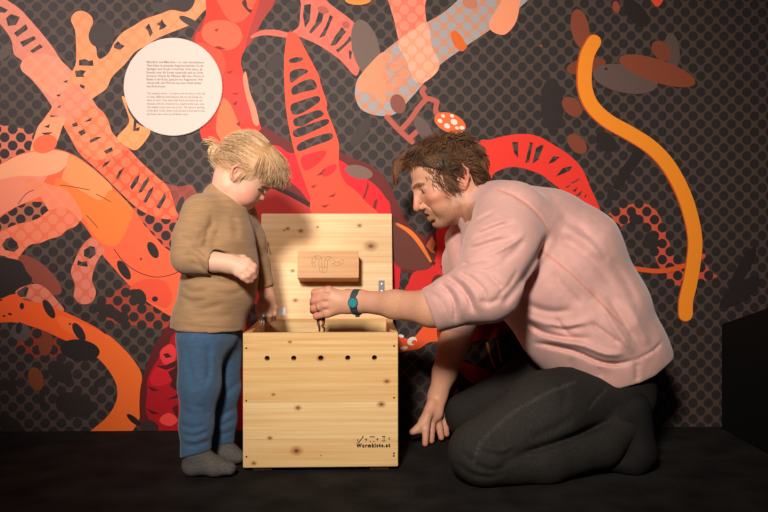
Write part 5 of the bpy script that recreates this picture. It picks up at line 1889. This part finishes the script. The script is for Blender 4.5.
def sock(ank, heel, ball, toe, Y, dY):
    F = Field(P(160, 480, Y) + np.array((-.01, -.10, -.03)), P(262, 425, Y) + np.array((.0, .12, .0)), .003)
    F.chain([P(ank[0], ank[1] - 8, Y), P(*ank, Y)], [.027, .029], .01)
    F.cone(P(*ank, Y), P(*heel, Y), .029, .025, .012)
    F.cone(P(*ank, Y), P(*ball, Y + dY * .6), .027, .022, .014, u=(0, 1, 0), us=1.15)
    F.cone(P(*heel, Y), P(*ball, Y + dY * .6), .023, .022, .014, u=(0, 1, 0), us=1.15)
    F.cone(P(*ball, Y + dY * .6), P(*toe, Y + dY), .0215, .0165, .012, u=(0, 1, 0), us=1.3)
    Z = F.full()[3]
    F.F = np.maximum(F.F, (-(Z - .001)).astype(np.float32) + 0 * F.F)
    V, Q = F.mesh()
    V = relax(V, Q, 2)
    c = np.tile(np.array(hexc('615c59')), (len(V), 1)) * (.85 + .3 * rng.random(len(V)))[:, None]
    mesh_obj('sock', V, Q, sock_m, child, cols=c)


sock((196, 452), (192.5, 465.5), (215, 466.5), (229.5, 468.5), 2.068, -.012)
sock((220, 444), (217, 453), (231, 454.5), (238.5, 457), 2.19, -.02)


def child_hair():
    c0, r0 = K((.000, 0, .036)), np.array((.0795, .0705, .0760))
    bun_c = np.array((-.087, .012, .018))
    F = Field(np.array((-.52, 1.98, .64)), np.array((-.22, 2.25, .90)), .0024)
    F.ell(K((.000, 0, .036)), (.0785, .0695, .0750), 0, R=K.R)
    F.ell(K((.032, 0, .046)), (.050, .0625, .044), .02, R=K.R)
    q = None
    sl, X, Y, Z = F.full()
    q = [(X - K.O[0]) * K.R[i][0] + (Y - K.O[1]) * K.R[i][1] + (Z - K.O[2]) * K.R[i][2] for i in range(3)]
    lim = np.interp(q[0], [-.12, -.069, -.046, -.033, -.022, -.002, .010, .031, .055, .072, .12], [-.02, -.008, .006, .0155, .0175, .012, .012, .030, .040, .042, .042])
    F.F = np.maximum(F.F, ((lim - q[2]) * .75).astype(np.float32))
    # bun
    B = K(bun_c)
    F.ell(B, (.020, .019, .021), .004, R=K.R)
    F.cone(K((-.070, .004, .026)), B, .017, .013, .008)
    V0, Q0 = F.mesh()
    V0 = relax(V0, Q0, 2)
    q0 = K.inv(V0)
    # streaks running from the parting to the bun
    ang = np.arctan2(q0[:, 1], q0[:, 2] - .0)
    st = np.sin(ang * 46 + 6 * q0[:, 0] / .05) * .5 + np.sin(ang * 97 + 3) * .3
    col0 = np.array(hexc('c2966a'))[None, :] * (1 + .16 * st)[:, None]
    P0 = V0[Q0].mean(1)
    nr = np.cross(V0[Q0[:, 1]] - V0[Q0[:, 0]], V0[Q0[:, 2]] - V0[Q0[:, 0]])
    nr /= np.maximum(np.linalg.norm(nr, axis=1), 1e-9)[:, None]
    qq = K.inv(P0)
    ok = np.where((((P0 - c0) * nr).sum(1) > .02) & (np.linalg.norm(qq - bun_c, axis=1) > .026))[0]
    pick = rng.choice(ok, 3200, replace=False)
    roots, dirs, norms, ln, cols = [], [], [], [], []
    tones = [np.array(hexc(h)) for h in ('d2a878', 'dfbc92', 'c3956a', 'e8cba6', 'ca9f74')]
    for i in pick:
        f, l, u = qq[i]
        n = nr[i]
        if f > .018 and u > .030:                     # bangs
            dl = np.array((.55 if u > .08 else .22, .15 * np.sign(l) * abs(l) / .05, -.95 if u < .08 else -.35))
            L_ = np.clip((u - .016) * .9, .014, .060)
        else:
            d = bun_c - qq[i]
            L_ = min(.050, max(.008, np.linalg.norm(d) - .026))
            dl = d / np.linalg.norm(d) + np.array((0, 0, .20 * ss(np.array([f]), -.06, .02)[0]))
        dl = dl + rng.normal(size=3) * .035
        dw = K.R.T @ dl
        dw -= n * (dw @ n) * .95
        dw /= np.linalg.norm(dw)
        roots.append(P0[i]); dirs.append(dw); norms.append(n); ln.append(L_ * (.8 + .4 * rng.random()))
        cols.append(tones[int(rng.random() * 5)] * (.85 + .3 * rng.random()))
    # bang ends falling freely over the forehead
    for _ in range(620):
        l = -.055 + .110 * rng.random()
        a = abs(l) / .055
        r = K((.078 - .026 * a * a, l * 1.02, .050 - .004 * a))
        roots.append(r)
        dl = np.array((.12 - .12 * a, .10 * np.sign(l) * a, -.9)) + rng.normal(size=3) * .07
        dw = K.R.T @ dl
        dirs.append(dw / np.linalg.norm(dw)); norms.append(K.f); ln.append(.026 + .012 * rng.random())
        cols.append(tones[int(rng.random() * 5)] * (.85 + .3 * rng.random()))
    # wisps in front of the ear
    for _ in range(34):
        sg = 1 if rng.random() < .7 else -1
        roots.append(K((.004 + .012 * rng.random(), sg * .062, .014)))
        dl = np.array((-.25 + .1 * rng.random(), sg * .15, -.9))
        dirs.append(K.R.T @ dl); norms.append(K.l * sg); ln.append(.018 + .03 * rng.random()); cols.append(tones[int(rng.random() * 5)])
    Vs, Fs, Cs = strands('hair', roots, dirs, norms, ln, None, None, c0, r0, K.R, grav=.05, curl=.04, lift=.03, rad=.0006, cols=cols)
    # bun loops
    VV, FF, CC = [V0, Vs], [tuple(x) for x in Q0], [col0, Cs]
    FF += [tuple(x + len(V0) for x in f) for f in Fs]
    nb = len(V0) + len(Vs)
    for _ in range(150):
        n = rng.normal(size=3)
        n /= np.linalg.norm(n)
        e1 = np.cross(n, rng.normal(size=3)); e1 /= np.linalg.norm(e1)
        e2 = np.cross(n, e1)
        r = .0195 + .003 * rng.random()
        a0 = rng.random() * 6.28
        off = n * (rng.random() - .5) * .012
        pts = [B + off + (e1 * math.cos(a0 + t) + e2 * math.sin(a0 + t)) * r * (1 + .06 * math.sin(2 * t)) for t in np.linspace(0, 2.6, 10)]
        v, f = tube(pts, [.0009] * 9 + [.0004], 4, False)
        VV.append(np.array([tuple(x) for x in v])); FF += [tuple(x + nb for x in q_) for q_ in f]
        CC.append(np.tile(tones[int(rng.random() * 5)] * (.85 + .3 * rng.random()), (len(v), 1))); nb += len(v)
    for _ in range(34):                               # loose tail of the bun
        a = K(bun_c + np.array((-.006, .008, .012)) + rng.normal(size=3) * .005)
        d = np.array((-.7, .1, .75)) + rng.normal(size=3) * .25
        d /= np.linalg.norm(d)
        pts = []
        for s_ in range(8):
            pts.append(a.copy())
            d = d + np.array((-.25, 0, -.22))
            d /= np.linalg.norm(d)
            a = a + (K.R.T @ d) * (.0042 + .001 * rng.random())
        v, f = tube(pts, [.0008] * 6 + [.0006, .0003], 4, False)
        VV.append(np.array([tuple(x) for x in v])); FF += [tuple(x + nb for x in q_) for q_ in f]
        CC.append(np.tile(tones[int(rng.random() * 5)], (len(v), 1))); nb += len(v)
    return np.concatenate(VV), FF, np.clip(np.concatenate(CC), 0, 1)


V, Fc, c_ = child_hair()
mesh_obj('hair', V, Fc, hair_mat, child, cols=c_)

# ---- metal tongs in the child's far hand
tg = empty('tongs', P(263.4, 316.6, 2.222))
tag(tg, 'thin metal tongs held by the toddler over the open box', 'tongs')
tl = lambda p: tuple(np.asarray(p) - np.array(tg.location))
tubes_obj('handle', [[tl(P(270, 303.5, 2.262)), tl(P(266, 311.5, 2.238)), tl(P(263.4, 316.6, 2.200))]], [[.0045, .0055, .0052]], mat('dark_steel', hexc('a0a0a4'), .4, metal=.8), tg, 14)
for dx in (-1.4, 1.6):
    tubes_obj('prong', [[tl(P(263.2 + dx * .5, 318, 2.216)), tl(P(262.2 + dx, 325, 2.216)), tl(P(261 + dx * .9, 332.5, 2.216))]], [[.0014, .0013, .0010]], steel, tg, 8)
